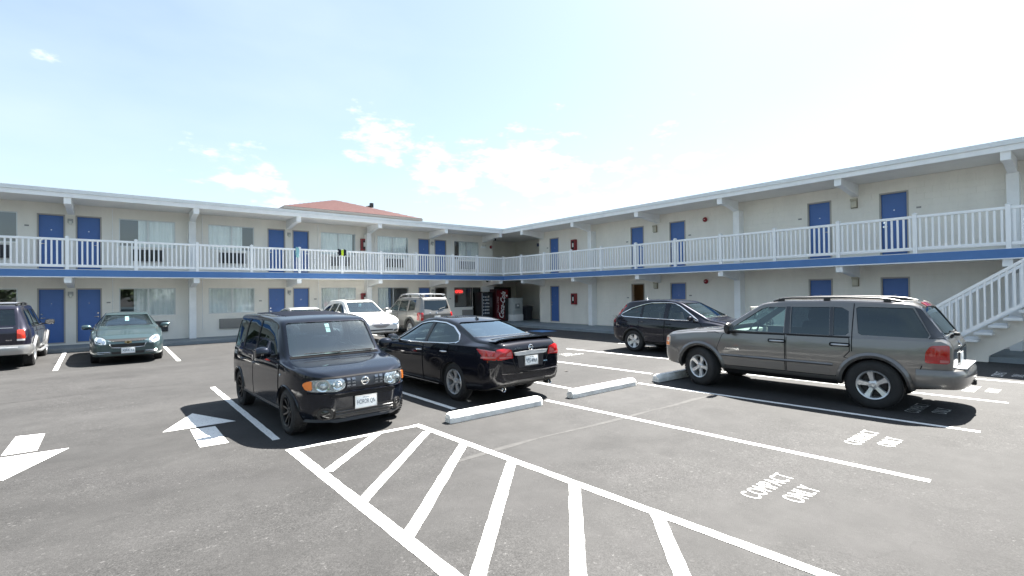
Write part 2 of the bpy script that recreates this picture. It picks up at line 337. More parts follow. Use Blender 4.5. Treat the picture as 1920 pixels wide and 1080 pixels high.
# tar-sealed seam across the bays and small stains, chips
SEAM = mat('seam_filler', (.050, .0485, .0475), .85, var=.3, vscale=6)
pts = [(-15.3, -18.6), (-14.4, -18.55), (-13.8, -18.54), (-13.0, -18.6), (-12.16, -18.63), (-11.5, -18.62), (-10.96, -18.66), (-10.2, -18.64), (-9.7, -18.68)]
vs = []
for i, (x, y) in enumerate(pts):
    h = .035 + .02 * sin(i * 2.1); vs += [(x, y + h, .002), (x, y - h, .002)]
MB().add(vs, [(2 * i, 2 * i + 1, 2 * i + 3, 2 * i + 2) for i in range(len(pts) - 1)]).build('asphalt_seam', SEAM, lot)
TAR = mat('tar_crack', (.018, .0175, .017), .95, var=.3, vscale=18)
def crack(pts, w=.012, z=.0025):
    vs = []; P = []
    for (ax, ay), (bx, by) in zip(pts, pts[1:]):
        L = math.hypot(bx - ax, by - ay); k = max(2, int(L / .07))
        for i in range(k): t = i / k; P.append((ax + (bx - ax) * t + random.gauss(0, .012), ay + (by - ay) * t + random.gauss(0, .012)))
    P.append(pts[-1])
    for i, (x, y) in enumerate(P):
        q = P[min(i + 1, len(P) - 1)]; p0 = P[max(i - 1, 0)]; d = Vector((q[0] - p0[0], q[1] - p0[1])).normalized(); h = w * random.uniform(.2, .7)
        vs += [(x - d.y * h, y + d.x * h, z), (x + d.y * h, y - d.x * h, z)]
    MB().add(vs, [(2 * i, 2 * i + 1, 2 * i + 3, 2 * i + 2) for i in range(len(P) - 1)]).build('asphalt_crack', TAR, lot)
crack([(-21.5, -10.3), (-19.6, -10.5), (-18.1, -10.2), (-16.9, -10.5)], .012)

# ---- walkway round the court
WK = MB()
def walk(x0, x1, y0, y1): WK.box(x0, x1, y0, y1, -.05, .13)
walk(-27, -.75, -.05, DL + .15); walk(-.75, DR + .1, -27, DL + .15); walk(DR + .1, 7, -1.4, 7); walk(.4, DR + .1, DL + .15, 7)
tag(WK.build('walkway', CONC), kind='structure')

# ================================================================== MOTEL BUILDING
motel = thing('motel_building', 'two-storey L-shaped cream motel with blue doors, white eaves and a blue balcony band', 'building', (0, 0, 0))
def wbox(mb, side, u0, u1, d0, d1, z0, z1, bev=0):
    if side == 'L': mb.box(u0, u1, DL + d0, DL + d1, z0, z1, bev)
    else: mb.box(DR + d0, DR + d1, u0, u1, z0, z1, bev)
    return mb
def W(side, u, d, z): return (u, DL + d, z) if side == 'L' else (DR + d, u, z)
def wall_holes(side, u0, u1, z0, z1, holes, t, d=0):
    mb = MB(); us = sorted({u0, u1, *[h[0] for h in holes], *[h[1] for h in holes]}); zs = sorted({z0, z1, *[h[2] for h in holes], *[h[3] for h in holes]})
    us = [u for u in us if u0 <= u <= u1]
    solid = lambda i, j: 0 <= i < len(us) - 1 and 0 <= j < len(zs) - 1 and not any(h[0] < (us[i] + us[i + 1]) / 2 < h[1] and h[2] < (zs[j] + zs[j + 1]) / 2 < h[3] for h in holes)
    for i in range(len(us) - 1):
        for j in range(len(zs) - 1):
            if not solid(i, j): continue
            a, b, c, e = us[i], us[i + 1], zs[j], zs[j + 1]
            mb.add([W(side, a, d, c), W(side, b, d, c), W(side, b, d, e), W(side, a, d, e)], [(0, 1, 2, 3)])
            mb.add([W(side, a, d + t, c), W(side, b, d + t, c), W(side, b, d + t, e), W(side, a, d + t, e)], [(3, 2, 1, 0)])
            for di, dj, q in ((-1, 0, (a, c, a, e)), (1, 0, (b, c, b, e)), (0, -1, (a, c, b, c)), (0, 1, (a, e, b, e))):
                if not solid(i + di, j + dj):
                    mb.add([W(side, q[0], d, q[1]), W(side, q[2], d, q[3]), W(side, q[2], d + t, q[3]), W(side, q[0], d + t, q[1])], [(0, 1, 2, 3)])
    return mb
# openings ---------------------------------------------------------
LD = [(-20.53, -19.75), (-19.45, -18.68), (-12.67, -11.89), (-11.56, -10.78), (-4.76, -4.0), (-3.68, -2.88)]
LW = [(-23.0, -21.04), (-18.15, -16.27), (-15.07, -13.24), (-10.21, -8.42), (-7.21, -5.37), (-2.32, -.51)]
RD = [(-3.0, -2.24), (-8.9, -8.11), (-11.14, -10.32), (-16.94, -16.16), (-19.14, -18.36), (-24.9, -24.1)]
LO, UP = (.2, 2.29), (2.99, 5.10)
WLO, WUP = (1.15, 2.29), (3.98, 5.10)
holesL = [(a, b, *z) for a, b in LD for z in (LO, UP)] + [(a, b, *z) for a, b in LW[:5] for z in (WLO, WUP)] + [(*LW[5], *WUP)]
OFFW = (-2.34, -1.03, 1.08, 2.27); OFFD = (-1.02, -.27, .2, 2.27)
holesL += [OFFW, OFFD]
holesR = [(a, b, *z) for a, b in RD for z in (LO, UP)]
wall_holes('L', -27, .57, .12, ZS + .013, holesL, .22).build('wall', WALL, motel, recalc=False)
wall_holes('R', -27, -1.3, .12, ZS + .012, holesR, .22, .005).build('wall', WALL, motel, recalc=False)
# returns, back walls and recess
mb = MB(); mb.box(.35, .57, DL + .222, 8.4, .12, ZS); mb.box(DR + .24, 8.4, -1.52, -1.3, .12, ZS)
mb.build('return_wall', WALL, motel)
mb = MB(); mb.box(.57, 8.2, 3.6, 3.8, .12, ZS); mb.box(3.9, 4.1, -1.3, 3.6, .12, ZS); mb.build('recess_back_wall', WALL, motel)
mb = MB(); mb.box(-27, .35, 8.0, 8.2, .12, ZS); mb.box(8.2, 8.4, -27, -1.55, .12, ZS); mb.box(-27.2, -27, DL, 8.2, .12, ZS); mb.box(DR + .1, 8.4, -27.2, -27, .12, ZS); mb.build('rear_wall', WALL, motel)
mb = MB(); mb.box(-26.9, .3, 4.4, 4.5, .12, ZS); mb.box(4.4, 4.5, -26.9, -1.6, .12, ZS); mb.build('room_back_wall', mat('room_wall', (.30, .27, .24), .8), motel)
# decks
mb = MB(); mb.box(-27, -.02, .04, 8.0, 2.70, ZDK); mb.box(.04, 8.2, -27, 8.0, 2.70, ZDK - .003); mb.build('deck_slab', SOFF, motel)
mb = MB(); mb.box(-27, .04, 0, .04, ZBB + .02, ZBT); mb.box(0, .04, -27, 0, ZBB + .02, ZBT); mb.build('blue_band', BLUE, motel)
mb = MB(); mb.box(-27, .04, -.012, .03, ZBB - .01, ZBB + .02); mb.box(-.012, .03, -27, -.012, ZBB - .01, ZBB + .02); mb.build('drip_edge', TRIM, motel)
# roof: slab, stepped white fascia, soffit
mb = MB(); mb.box(-27.3, .06, .06, 8.6, ZS + .015, ZR - .03); mb.box(.06, 8.6, -27.3, 8.6, ZS + .014, ZR - .034); mb.build('roof', SOFF, motel)
mb = MB(); mb.box(-27.3, .06, 0, .06, ZS, ZS + .155); mb.box(0, .06, -27.3, 0, ZS, ZS + .155); mb.build('fascia', TRIM, motel)
mb = MB(); mb.box(-27.3, .06, -.035, .06, ZS + .157, ZR); mb.box(-.035, .06, -27.3, -.035, ZS + .157, ZR); mb.build('roof_edge_flashing', mat('flashing', (.74, .76, .77), .42, metal=.1, var=.06, vscale=2.5), motel)
# beams with haunches
def beam(side, u, ztop, pil):
    D = DL if side == 'L' else DR; de = -D + .05; dw = -.40 if pil else 0.0
    prof = [(de, ztop), (de, ztop - .235), (de + .55, ztop - .245), (dw + .02, ztop - .40), (dw + .02, ztop)]
    mb = MB()
    vs = [W(side, u - .1, d, z) for d, z in prof] + [W(side, u + .1, d, z) for d, z in prof]; n = len(prof)
    mb.add(vs, [tuple(range(n)), tuple(range(n, 2 * n))[::-1]] + [(i, (i + 1) % n, n + (i + 1) % n, n + i) for i in range(n)])
    mb.build('beam', TRIM, motel)
BL = [(-23.5, 1), (-19.58, 0), (-15.70, 1), (-11.75, 0), (-7.84, 1), (-3.95, 0), (-.14, 0)]
BR = [(-1.67, 0), (-5.72, 1), (-9.72, 0), (-13.66, 1), (-17.68, 0), (-21.55, 1), (-25.4, 0)]
for side, lst in (('L', BL), ('R', BR)):
    for u, pil in lst:
        beam(side, u, ZS + .013, pil); beam(side, u, 2.698, pil)
        if pil: wbox(MB(), side, u - .125, u + .125, -.40, .01, .12, ZS - .36).build('pilaster', TRIM, motel)
# doors
def door(side, u0, u1, z0, z1, hinge, leaf=True):
    mb = MB(); f = .045
    wbox(mb, side, u0, u0 + f, -.015, .16, z0, z1); wbox(mb, side, u1 - f, u1, -.015, .16, z0, z1); wbox(mb, side, u0 + f, u1 - f, -.015, .16, z1 - f, z1); wbox(mb, side, u0 + f, u1 - f, -.01, .16, z0, z0 + .03)
    fr = mb.build('door_frame', FRAMEG, motel)
    if leaf:
        lf = wbox(MB(), side, u0 + f + .004, u1 - f - .004, .05, .095, z0 + .034, z1 - f - .004).build('door', DOORB, fr)
        uu = u0 + .12 if hinge > 0 else u1 - .12
        mb = MB(); a = Vector(W(side, uu, .05, z0 + .98)); b = Vector(W(side, uu, -.01, z0 + .98)); e = Vector(W(side, uu + .11 * hinge, -.012, z0 + .98))
        mb.tube([a, b], .028, 12); mb.tube([b, e], .013, 8); mb.tube([Vector(W(side, uu, .05, z0 + 1.12)), Vector(W(side, uu, .035, z0 + 1.12))], .03, 12)
        mb.build('handle', CHROME, fr)
        wbox(MB(), side, (u0 + u1) / 2 - .012, (u0 + u1) / 2 + .012, .044, .05, z0 + 1.5, z0 + 1.524).build('peephole', CHROME, fr)
    return fr
for i, (a, b) in enumerate(LD):
    h = 1 if i % 2 == 0 else -1
    door('L', a, b, *UP, h); door('L', a, b, *LO, h, leaf=(i != 5))
for i, (a, b) in enumerate(RD):
    h = -1 if i % 2 == 0 else 1
    door('R', a, b, *UP, h); door('R', a, b, *LO, h, leaf=(i != 1))
# small room-number plates and threshold-height pipes
for side, u, z in [('L', -21.0 + .2, 4.62), ('L', -18.48, 1.72), ('L', -20.85, 1.72), ('L', -13.0, 1.68), ('L', -10.5, 1.72), ('L', -2.65, 1.6), ('R', -2.05, 4.55), ('R', -7.9, 1.6), ('R', -11.35, 1.7), ('R', -15.9, 4.55), ('R', -19.4, 4.5), ('R', -7.9, 4.4), ('R', -11.35, 4.4)]:
    wbox(MB(), side, u - .06, u + .06, -.010, 0.003 if side == 'L' else .013, z - .025, z + .025).build('number_plate', mat('plate_bronze', (.26, .25, .24), .4), motel)
for u in (-18.35, -15.3, -10.35, -7.35, -2.5):
    MB().tube([(u, DL - .02, 4.2), (u, DL - .02, ZS - .05)], .012, 6).build('conduit', TRIM, motel)
for u in (-18.35, -15.3, -10.35):
    MB().tube([(u, DL - .02, .5), (u, DL - .02, 2.68)], .012, 6).build('conduit', TRIM, motel)
# windows
def curtain(side, u0, u1, z0, z1, parent, mt=None, d=.115):
    n = max(6, int((u1 - u0) / .018)); vs = []
    ph = random.uniform(0, 6)
    for i in range(n + 1):
        u = u0 + (u1 - u0) * i / n
        dd = d + .022 * sin(ph + i * .62) + .012 * sin(ph * 2 + i * .23)
        for z, k in ((z0, 1.25), ((z0 + z1) / 2, 1.0), (z1, .7)): vs.append(W(side, u + .006 * sin(i * .4) * k, d + (dd - d) * k, z))
    fs = [(3 * i + j, 3 * i + 3 + j, 3 * i + 4 + j, 3 * i + 1 + j) for i in range(n) for j in range(2)]
    return MB().add(vs, fs, True).build('curtain', mt or CURT, parent, recalc=False)
def window(side, u0, u1, z0, z1, cur, fm=None, mull=True, cm=None):
    mb = MB(); f = .035; um = (u0 + u1) / 2
    wbox(mb, side, u0, u0 + f, .03, .10, z0, z1); wbox(mb, side, u1 - f, u1, .03, .10, z0, z1); wbox(mb, side, u0 + f, u1 - f, .03, .10, z1 - f, z1); wbox(mb, side, u0 + f, u1 - f, .02, .10, z0, z0 + f)
    if mull: wbox(mb, side, um - .028, um + .028, .028, .10, z0 + f, z1 - f)
    w = mb.build('window', fm or ALU, motel)
    for a, b in ((u0 + f, um - .028), (um + .028, u1 - f)) if mull else ((u0 + f, u1 - f),):
        wbox(MB(), side, a, b, .045, .051, z0 + f, z1 - f).build('pane', WGLASS, w)
    for a, b in cur: curtain(side, u0 + (u1 - u0) * a, u0 + (u1 - u0) * b, z0 - .05, z1 - .02, w, cm)
    wbox(MB(), side, u0 - .03, u1 + .03, -.03, .03, z0 - .05, z0 - .002).build('window_sill', WALL, motel)
for (a, b), c in zip(LW, ([(0, .74)], [(.33, 1)], [(0, .74)], [(0, .93)], [(0, .96)], [(.22, 1)])): window('L', a, b, *WUP, c)
for (a, b), c in zip(LW[:5], ([(0, .3)], [(.25, 1)], [(0, .98)], [(0, 1)], [(.0, .35)])): window('L', a, b, *WLO, c)
curtain('L', -6.75, -6.35, 1.15, 2.27, motel, mat('blue_curtain', (.10, .17, .33), .9), .2)
wo_ = window('L', *OFFW, [], BLACK, mull=False)
# office doorway beside the lit sign
mb = MB(); wbox(mb, 'L', -1.02, -.97, -.01, .15, .2, 2.27); wbox(mb, 'L', -.32, -.27, -.01, .15, .2, 2.27); wbox(mb, 'L', -.97, -.32, -.01, .15, 2.20, 2.27)
od = mb.build('office_door_frame', BLACK, motel)
wbox(MB(), 'L', -.965, -.325, .07, .078, .2, 2.19).build('pane', glassmat('dark_door_glass', (.3, .32, .33), .5), od)
# through-wall air conditioners
def aircon(side, u0, u1, z0, z1, dark):
    mt = DKGREY if dark else GREY
    a = wbox(MB(), side, u0, u1, -.10, .01, z0, z1, .012).build('air_conditioner', mt, motel); n = 9; mb = MB()
    for i in range(n):
        z = z0 + .04 + (z1 - z0 - .08) * i / (n - 1); wbox(mb, side, u0 + .03, u1 - .03, -.122, -.098, z - .012, z + .006)
    mb.build('louvre', mat('louvre_dark', (.045, .045, .05), .5) if dark else mat('louvre_light', (.33, .32, .30), .5), a)
for u in (-22.3, -17.73, -14.65, -9.75, -6.75, -1.95): aircon('L', u, u + 1.05, 3.40, 3.87, True)
for u in (-17.55, -14.67, -9.75, -6.75): aircon('L', u, u + 1.0, .47, .91, u < -17)
aircon('L', -1.80, -1.04, .42, .90, False)

# ---- painted concrete block courses on the right wing
blk = []
hs = [(h[0] - .0, h[1] + .0, h[2], h[3]) for h in holesR]
for r in range(27):
    z0 = .14 + r * .2; z1 = min(z0 + .2, ZS + .011)
    if z1 - z0 < .05: continue
    u = -26.95 - (.2 if r % 2 else 0)
    while u < -1.3:
        a, b = max(u, -26.95), min(u + .4, -1.302); u += .4
        segs = [(a, b)]
        for h in hs:
            if h[2] < z1 - .02 and h[3] > z0 + .02:
                nsg = []
                for s0, s1 in segs:
                    if h[1] <= s0 or h[0] >= s1: nsg.append((s0, s1)); continue
                    if s0 < h[0] - .03: nsg.append((s0, h[0]))
                    if s1 > h[1] + .03: nsg.append((h[1], s1))
                segs = nsg
        for s0, s1 in segs:
            if s1 - s0 > .03: blk.append((s0, s1, z0, z1))
def blockmb(mb, s0, s1, z0, z1, o=(0, 0)):
    j = .0013; a, b, c, e = s0 + j - o[0], s1 - j - o[0], z0 + j - o[1], z1 - j - o[1]; q = .002
    p = random.uniform(-.001, .001)
    mb.add([(DR + .006, a, c), (DR + .006, b, c), (DR + .006, b, e), (DR + .006, a, e), (DR + p, a + q, c + q), (DR + p, b - q, c + q), (DR + p, b - q, e - q), (DR + p, a + q, e - q)],
           [(4, 5, 6, 7)[::-1], (0, 1, 5, 4), (1, 2, 6, 5), (2, 3, 7, 6), (3, 0, 4, 7)])
full = sorted([b for b in blk if abs(b[1] - b[0] - .4) < 1e-4 and abs(b[3] - b[2] - .2) < 1e-4 and b[0] > -22.4 and (b[2] > 2.95 or b[0] < -15)], key=lambda b: b[0])[:290]
fs_ = set(full); mb = MB()
for b in blk:
    if b not in fs_: blockmb(mb, *b)
tag(mb.build('block_courses', WALL, motel), kind='stuff')
protos = []
for k in range(4):
    m_ = MB(); blockmb(m_, 0, .4, 0, .2); me = m_.mesh('concrete_block', WALL); bm = bmesh.new(); bm.from_mesh(me); bmesh.ops.recalc_face_normals(bm, faces=bm.faces[:]); bm.to_mesh(me); bm.free(); protos.append(me)
for i, b in enumerate(full): link('concrete_block', protos[i % 4], motel, (0, b[0], b[2]))

# ================================================================== RAILINGS
def post_mesh(z0, z1, w=.1):
    mb = MB().box(-w / 2, w / 2, -w / 2, w / 2, z0, z1); mb.box(-w / 2 - .01, w / 2 + .01, -w / 2 - .01, w / 2 + .01, z1, z1 + .02)
    n = w / 2 + .006; mb.add([(-n, -n, z1 + .02), (n, -n, z1 + .02), (n, n, z1 + .02), (-n, n, z1 + .02), (0, 0, z1 + .055)], [(0, 1, 4), (1, 2, 4), (2, 3, 4), (3, 0, 4)])
    return mb.mesh('post', VINYL)
PM = post_mesh(ZBT - .015, 4.08); BMsh = MB().box(-.025, .025, -.0195, .0195, ZBT + .185, 3.97).mesh('baluster', VINYL)
BMt = MB().box(-.0195, .0195, -.025, .025, ZBT + .185, 3.97).mesh('baluster', VINYL)
def railing(side, posts, label):
    root = thing('balcony_railing', label, 'railing', (posts[0], .06, ZBT) if side == 'L' else (.06, posts[0], ZBT))
    off = Vector(root.location)
    P = lambda u, z=0: Vector((u, .06, z)) - off if side == 'L' else Vector((.06, u, z)) - off
    for i, u in enumerate(posts):
        if not (side == 'R' and i == 0): link('post', PM, root, P(u))
        if i == 0: continue
        v = posts[i - 1]; n = max(4, round(abs(u - v) / .141) - 1); a, b = min(u, v) + .05, max(u, v) - .05
        for z0, z1, hw, nm in ((3.965, 4.045, .04, 'top_rail'), (ZBT + .095, ZBT + .19, .025, 'bottom_rail')):
            mb = MB()
            if side == 'L': mb.box(a - off.x, b - off.x, -hw, hw, z0 - off.z, z1 - off.z, .012)
            else: mb.box(-hw, hw, a - off.y, b - off.y, z0 - off.z, z1 - off.z, .012)
            mb.build(nm, VINYL, root)
        for k in range(n):
            o = link('baluster', BMsh if side == 'L' else BMt, root, P(a + (b - a) * (k + .5) / n))
PL_ = [-25.5, -23.5, -21.55, -19.59, -17.65, -15.68, -13.7, -11.74, -9.79, -7.81, -5.84, -3.58, -1.91, .06]
PR_ = [.06, -1.6, -3.58, -5.61, -7.65, -9.68, -11.69, -13.68, -15.69, -17.67, -19.64, -21.58, -23.5]
railing('L', PL_, 'white balcony railing along the left wing in front of the windows'); railing('R', PR_, 'white balcony railing along the right wing that climbs towards the staircase')

# ================================================================== STAIRCASE
st = thing('staircase', 'open concrete-tread staircase with white handrails at the right end of the court', 'staircase', (-.7, -20.2, 0))
so_ = Vector((-.7, -20.2, 0))
tm = MB().box(-.6, .6, -.17, .17, -.065, 0, .008).mesh('tread', mat('tread_white', (.74, .75, .75), .6, var=.08, vscale=4))
k0, k1 = -4, 10
for k in range(k0, k1 + 1): link('tread', tm, st, Vector((-.7, -21.485 - .27 * k, .97 + .19 * k)) - so_)
sl = .19 / .27
prof = []
for k in range(k0, k1 + 1):
    y = -21.485 - .27 * k; z = .97 + .19 * k - .067
    prof += [(y + .135, z), (y - .135, z)]
prof += [(-24.3, 2.3), (-21.25 - .01, .16), (-21.25, .0), (-20.3, .0)]
MB().prism([(y - so_.y, z) for y, z in prof], -.16, .16, 0).build('stringer', WALL, st)
for xx in (-.56, .56):
    y0, y1 = -20.05, -24.2
    zb = lambda y: 1.16 + (-21.5 - y) * sl; zt = lambda y: 2.20 + (-21.5 - y) * sl
    for za, th, hw, nm in ((zb, .09, .022, 'bottom_rail'), (zt, .085, .035, 'hand_rail')):
        MB().prism([(y0 - so_.y, za(y0)), (y1 - so_.y, za(y1)), (y1 - so_.y, za(y1) + th), (y0 - so_.y, za(y0) + th)], xx - hw, xx + hw, 0).build(nm, VINYL, st)
    bm_ = MB().prism([(-.0195, 0), (.0195, -.0195 * 2 * sl), (.0195, 1.0 - .0195 * 2 * sl), (-.0195, 1.0)], -.02, .02, 0).mesh('baluster', VINYL)
    y = y0 - .14
    while y > y1 + .1:
        link('baluster', bm_, st, (xx, y - so_.y, zb(y) + .07)); y -= .134
    for yy in (y0, y1):
        MB().box(xx - .05, xx + .05, yy - so_.y - .05, yy - so_.y + .05, max(0, zb(yy) - .55), zt(yy) + .15).build('newel_post', VINYL, st)

# ================================================================== BUILDING BEHIND
rb = thing('red_roof_building', 'building with a low red hipped roof rising behind the left wing', 'building', (-1, 26.4, 0))
hw = 6.4; ZE = 9.2
MB().box(-5.6, 5.6, -5.6, 5.6, 0, ZE - .05).build('wall', WALL, rb)
RR = mat('red_shingle', (.066, .017, .015), .8, var=.16, vscale=9, bump=.5, bscale=30, stretch=(1, 1, 7))
MB().add([(-hw, -hw, ZE + .16), (hw, -hw, ZE + .16), (hw, hw, ZE + .16), (-hw, hw, ZE + .16), (0, 0, 11.5)], [(0, 1, 4), (1, 2, 4), (2, 3, 4), (3, 0, 4), (3, 2, 1, 0)]).build('roof', RR, rb)
nrow = 12
for fc in range(4):                                     # shingle courses stepping down each slope
    mb = MB()
    for i in range(nrow):
        t0, t1 = i / nrow, (i + .97) / nrow
        lo, hi = hw * (1 - t0), hw * (1 - t1); z0, z1 = ZE + .16 + (11.5 - ZE - .16) * t0, ZE + .16 + (11.5 - ZE - .16) * t1
        q = [(-lo, -lo, z0 + .035), (lo, -lo, z0 + .035), (hi, -hi, z1 + .008), (-hi, -hi, z1 + .008), (-lo, -lo, z0), (lo, -lo, z0)]
        R = Matrix.Rotation(pi / 2 * fc, 3, 'Z'); mb.add([R @ Vector(p) for p in q], [(0, 1, 2, 3), (4, 5, 1, 0)])
    mb.build('shingle_courses', RR, rb)
MB().box(-hw - .05, hw + .05, -hw - .05, hw + .05, ZE - .05, ZE + .155).build('eave_fascia', mat('eave_grey', (.40, .37, .34), .7), rb)
mb = MB(); mb.lathe([(0, 1.5), (.35, 1.35), (.65, .9), (.8, .02)], 24, axis=2, cen=(5.0, 3.8, 10.9)); mb.box(4.4, 5.6, 3.2, 4.4, 8.5, 10.95); mb.build('roof_vent', TRIM, rb)
mb = MB(); mb.box(5.1, 5.45, 3.1, 3.5, 11.7, 12.25, .04); mb.tube([(4.7, 3.3, 11.75), (5.1, 3.3, 11.85)], .12, 8); mb.build('vent_hood', BLACK, rb)

# ================================================================== WHEEL STOPS
def wheel_stop(x0, x1, y, label, rot=0):
    L = x1 - x0; prof = [(-.095, 0), (.095, 0), (.095, .085), (.055, .15), (-.055, .15), (-.095, .085)]
    r = thing('wheel_stop', label, 'wheel stop', ((x0 + x1) / 2, y, 0), rot, 'concrete wheel stops between the two rows')
    bm = bmesh.new(); n = len(prof); rings = []
    for x, s in ((-L / 2, .82), (-L / 2 + .05, 1), (-L / 4, 1), (0, 1), (L / 4, 1), (L / 2 - .05, 1), (L / 2, .82)):
        rings.append([bm.verts.new((x, p * s + random.uniform(-.002, .002), q * (s if q > 0 else 1) + .001)) for p, q in prof])
    for a, b in zip(rings, rings[1:]):
        for i in range(n): bm.faces.new((a[i], a[(i + 1) % n], b[(i + 1) % n], b[i]))
    bm.faces.new(rings[0]); bm.faces.new(rings[-1][::-1]); bmesh.ops.recalc_face_normals(bm, faces=bm.faces[:])
    bmesh.ops.bevel(bm, geom=bm.edges[:], offset=.006, segments=1, affect='EDGES')
    me = bpy.data.meshes.new('block'); bm.to_mesh(me); bm.free(); me.materials.append(mat('painted_concrete', (.72, .72, .70), .8, var=.24, vscale=6, bump=.4, bscale=70)); link('concrete_bar', me, r)
    for sx in (-.5, .5): MB().lathe([(.1505, .0), (.1505, .016), (.145, .018)], 10, axis=2, cen=(sx * L * .6, 0, .002)).build('anchor_pin', mat('rusty_pin', (.12, .07, .05), .8), r)
wheel_stop(-14.40, -12.56, -17.10, 'white concrete wheel stop behind the black sedan', -.004)
wheel_stop(-11.84, -9.96, -17.10, 'white concrete wheel stop in the empty bay between sedan and grey SUV', .01)
wheel_stop(-9.36, -7.5, -17.22, 'white concrete wheel stop under the nose of the grey SUV', -.02)

# ================================================================== WOODLAND BEYOND THE LOT, BEHIND THE VIEWER (seen in glass and paint)
rnd = random.Random(11); wb = MB(); tr = MB()
spots = [(-42 + rnd.uniform(-3, 3), y) for y in range(-70, 8, 5)] + [(x, -58 + rnd.uniform(-3, 3)) for x in range(-40, 40, 5)]
for tx, ty in spots:
    H = rnd.uniform(5, 8); R = rnd.uniform(2.4, 3.4)
    tr.tube([(tx, ty, 0), (tx + rnd.uniform(-.3, .3), ty, H * .35), (tx + rnd.uniform(-.5, .5), ty + .3, H * .8)], [.28, .2, .06], 7)
    for q in range(6): a = rnd.uniform(0, 6.28); tr.tube([(tx, ty, H * .3 + q * H * .08), (tx + R * .7 * cos(a), ty + R * .7 * sin(a), H * .5 + q * H * .08)], [.09, .03], 5)
    cl = [(rnd.gauss(0, R * .42), rnd.gauss(0, R * .42), H * rnd.uniform(.28, .92), rnd.uniform(.8, 1.7)) for _ in range(26)]
    for _ in range(950):
        cx, cy, cz, cr = rnd.choice(cl); d = Vector((rnd.gauss(0, 1), rnd.gauss(0, 1), rnd.gauss(0, .8))).normalized() * cr * rnd.uniform(.55, 1)
        c_ = Vector((tx + cx, ty + cy, cz)) + d; n_ = Vector((rnd.gauss(0, 1), rnd.gauss(0, 1), rnd.gauss(0, 1) + .6)).normalized(); a_ = n_.orthogonal().normalized() * rnd.uniform(.18, .38); b_ = n_.cross(a_) * .7
        wb.add([c_ - a_, c_ - b_, c_ + a_, c_ + b_], [(0, 1, 2, 3)])
wd = tag(wb.build('woodland', mat('foliage', (.055, .095, .028), .6, var=.4, vscale=.8), recalc=False), 'leafy belt of trees beyond the lot behind the viewer', 'woodland', kind='stuff')
tr.build('trunks', mat('bark', (.09, .065, .045), .9, var=.3, vscale=6), wd); tag(wd.children[0], kind='stuff')

# ================================================================== SMALL THINGS ON THE BUILDING
def cabinet(side, u, z, label):
    r = thing('fire_extinguisher_cabinet', label, 'fire cabinet', W(side, u, 0, z), 0, 'red fire extinguisher cabinets on the walls')
    o = Vector(W(side, u, 0, z))
    def B(u0, u1, d0, d1, z0, z1, nm, mt, bev=0):
        mb = wbox(MB(), side, u + u0, u + u1, d0, d1, z + z0, z + z1, bev); mb.v = [tuple(Vector(v) - o) for v in mb.v]; return mb.build(nm, mt, r)
    B(-.17, .17, -.17, -.005, 0, .62, 'case', RED, .012)
    mb = MB()
    for a in ((-.12, .12, .04, .07), (-.12, .12, .54, .57), (-.12, -.09, .07, .54), (.09, .12, .07, .54)): wbox(mb, side, u + a[0], u + a[1], -.182, -.171, z + a[2], z + a[3])
    mb.v = [tuple(Vector(v) - o) for v in mb.v]; mb.build('door_rim', mat('dark_red', (.22, .01, .012), .4), r)
    B(-.088, .088, -.176, -.1715, .072, .538, 'pane', mat('cabinet_dark_glass', (.05, .03, .03), .08), 0)
    B(-.05, .05, -.180, -.1765, .20, .42, 'extinguisher_label', mat('label_white', (.7, .68, .66), .5), 0)
cabinet('L', -8.0, 4.25, 'red fire extinguisher cabinet on the upper left wing beside a pilaster')
cabinet('L', -8.0, 1.36, 'red fire extinguisher cabinet on the lower left wing behind the white SUV')
cabinet('R', -4.29, 4.22, 'red fire extinguisher cabinet on the upper right wing near the corner')
cabinet('R', -4.25, 1.22, 'red fire extinguisher cabinet on the lower right wing near the corner')
FRO = mat('frosted_glass', (.72, .72, .66), .25); BRZ = mat('lamp_bronze', (.20, .17, .12), .5)
def jelly_lamp(u, z, label):
    o = Vector(W('L', u, 0, z)); r = thing('wall_lamp', label, 'wall lamp', o, 0, 'jar lamps between the door pairs')
    MB().box(-.08, .08, -.04, -.002, .0, .16, .01).build('back_plate', mat('lamp_grey', (.42, .42, .41), .5), r)
    MB().lathe([(-.11, .015), (-.10, .045), (-.02, .055), (.02, .05)], 14, axis=2, cen=(0, -.09, .04)).build('jar', FRO, r)
    MB().lathe([(.0, .06), (.05, .06), (.07, .02)], 14, axis=2, cen=(0, -.09, .055)).build('cap', mat('lamp_grey', (.42, .42, .41), .5), r)
for u, w in ((-19.6, 'leftmost pair of doors'), (-11.72, 'second pair of doors'), (-3.84, 'pair of doors nearest the corner')):
    jelly_lamp(u, 4.80, 'small jar lamp on the upper left wing between the ' + w); jelly_lamp(u, 2.0, 'small jar lamp on the lower left wing between the ' + w)
def box_lamp(u, z, label):
    o = Vector(W('R', u, 0, z)); r = thing('wall_lamp', label, 'wall lamp', o, 0, 'box lamps on the right wing')
    MB().box(-.05, -.002, -.10, .10, 0, .34, .01).build('back_plate', BRZ, r)
    MB().box(-.13, -.05, -.085, .085, .02, .24, .02).build('diffuser', mat('lamp_lens', (.55, .52, .42), .3), r)
    MB().box(-.14, -.05, -.095, .095, .245, .33, .01).build('hood', mat('lamp_tan', (.46, .42, .33), .5), r)
box_lamp(-9.57, 4.70, 'tan box lamp on the upper right wing between the middle doors'); box_lamp(-9.57, 2.02, 'tan box lamp on the lower right wing between the middle doors')
box_lamp(-17.65, 4.71, 'tan box lamp on the upper right wing between the doors above the grey SUV'); box_lamp(-17.65, 2.0, 'tan box lamp on the lower right wing just above the grey SUV')
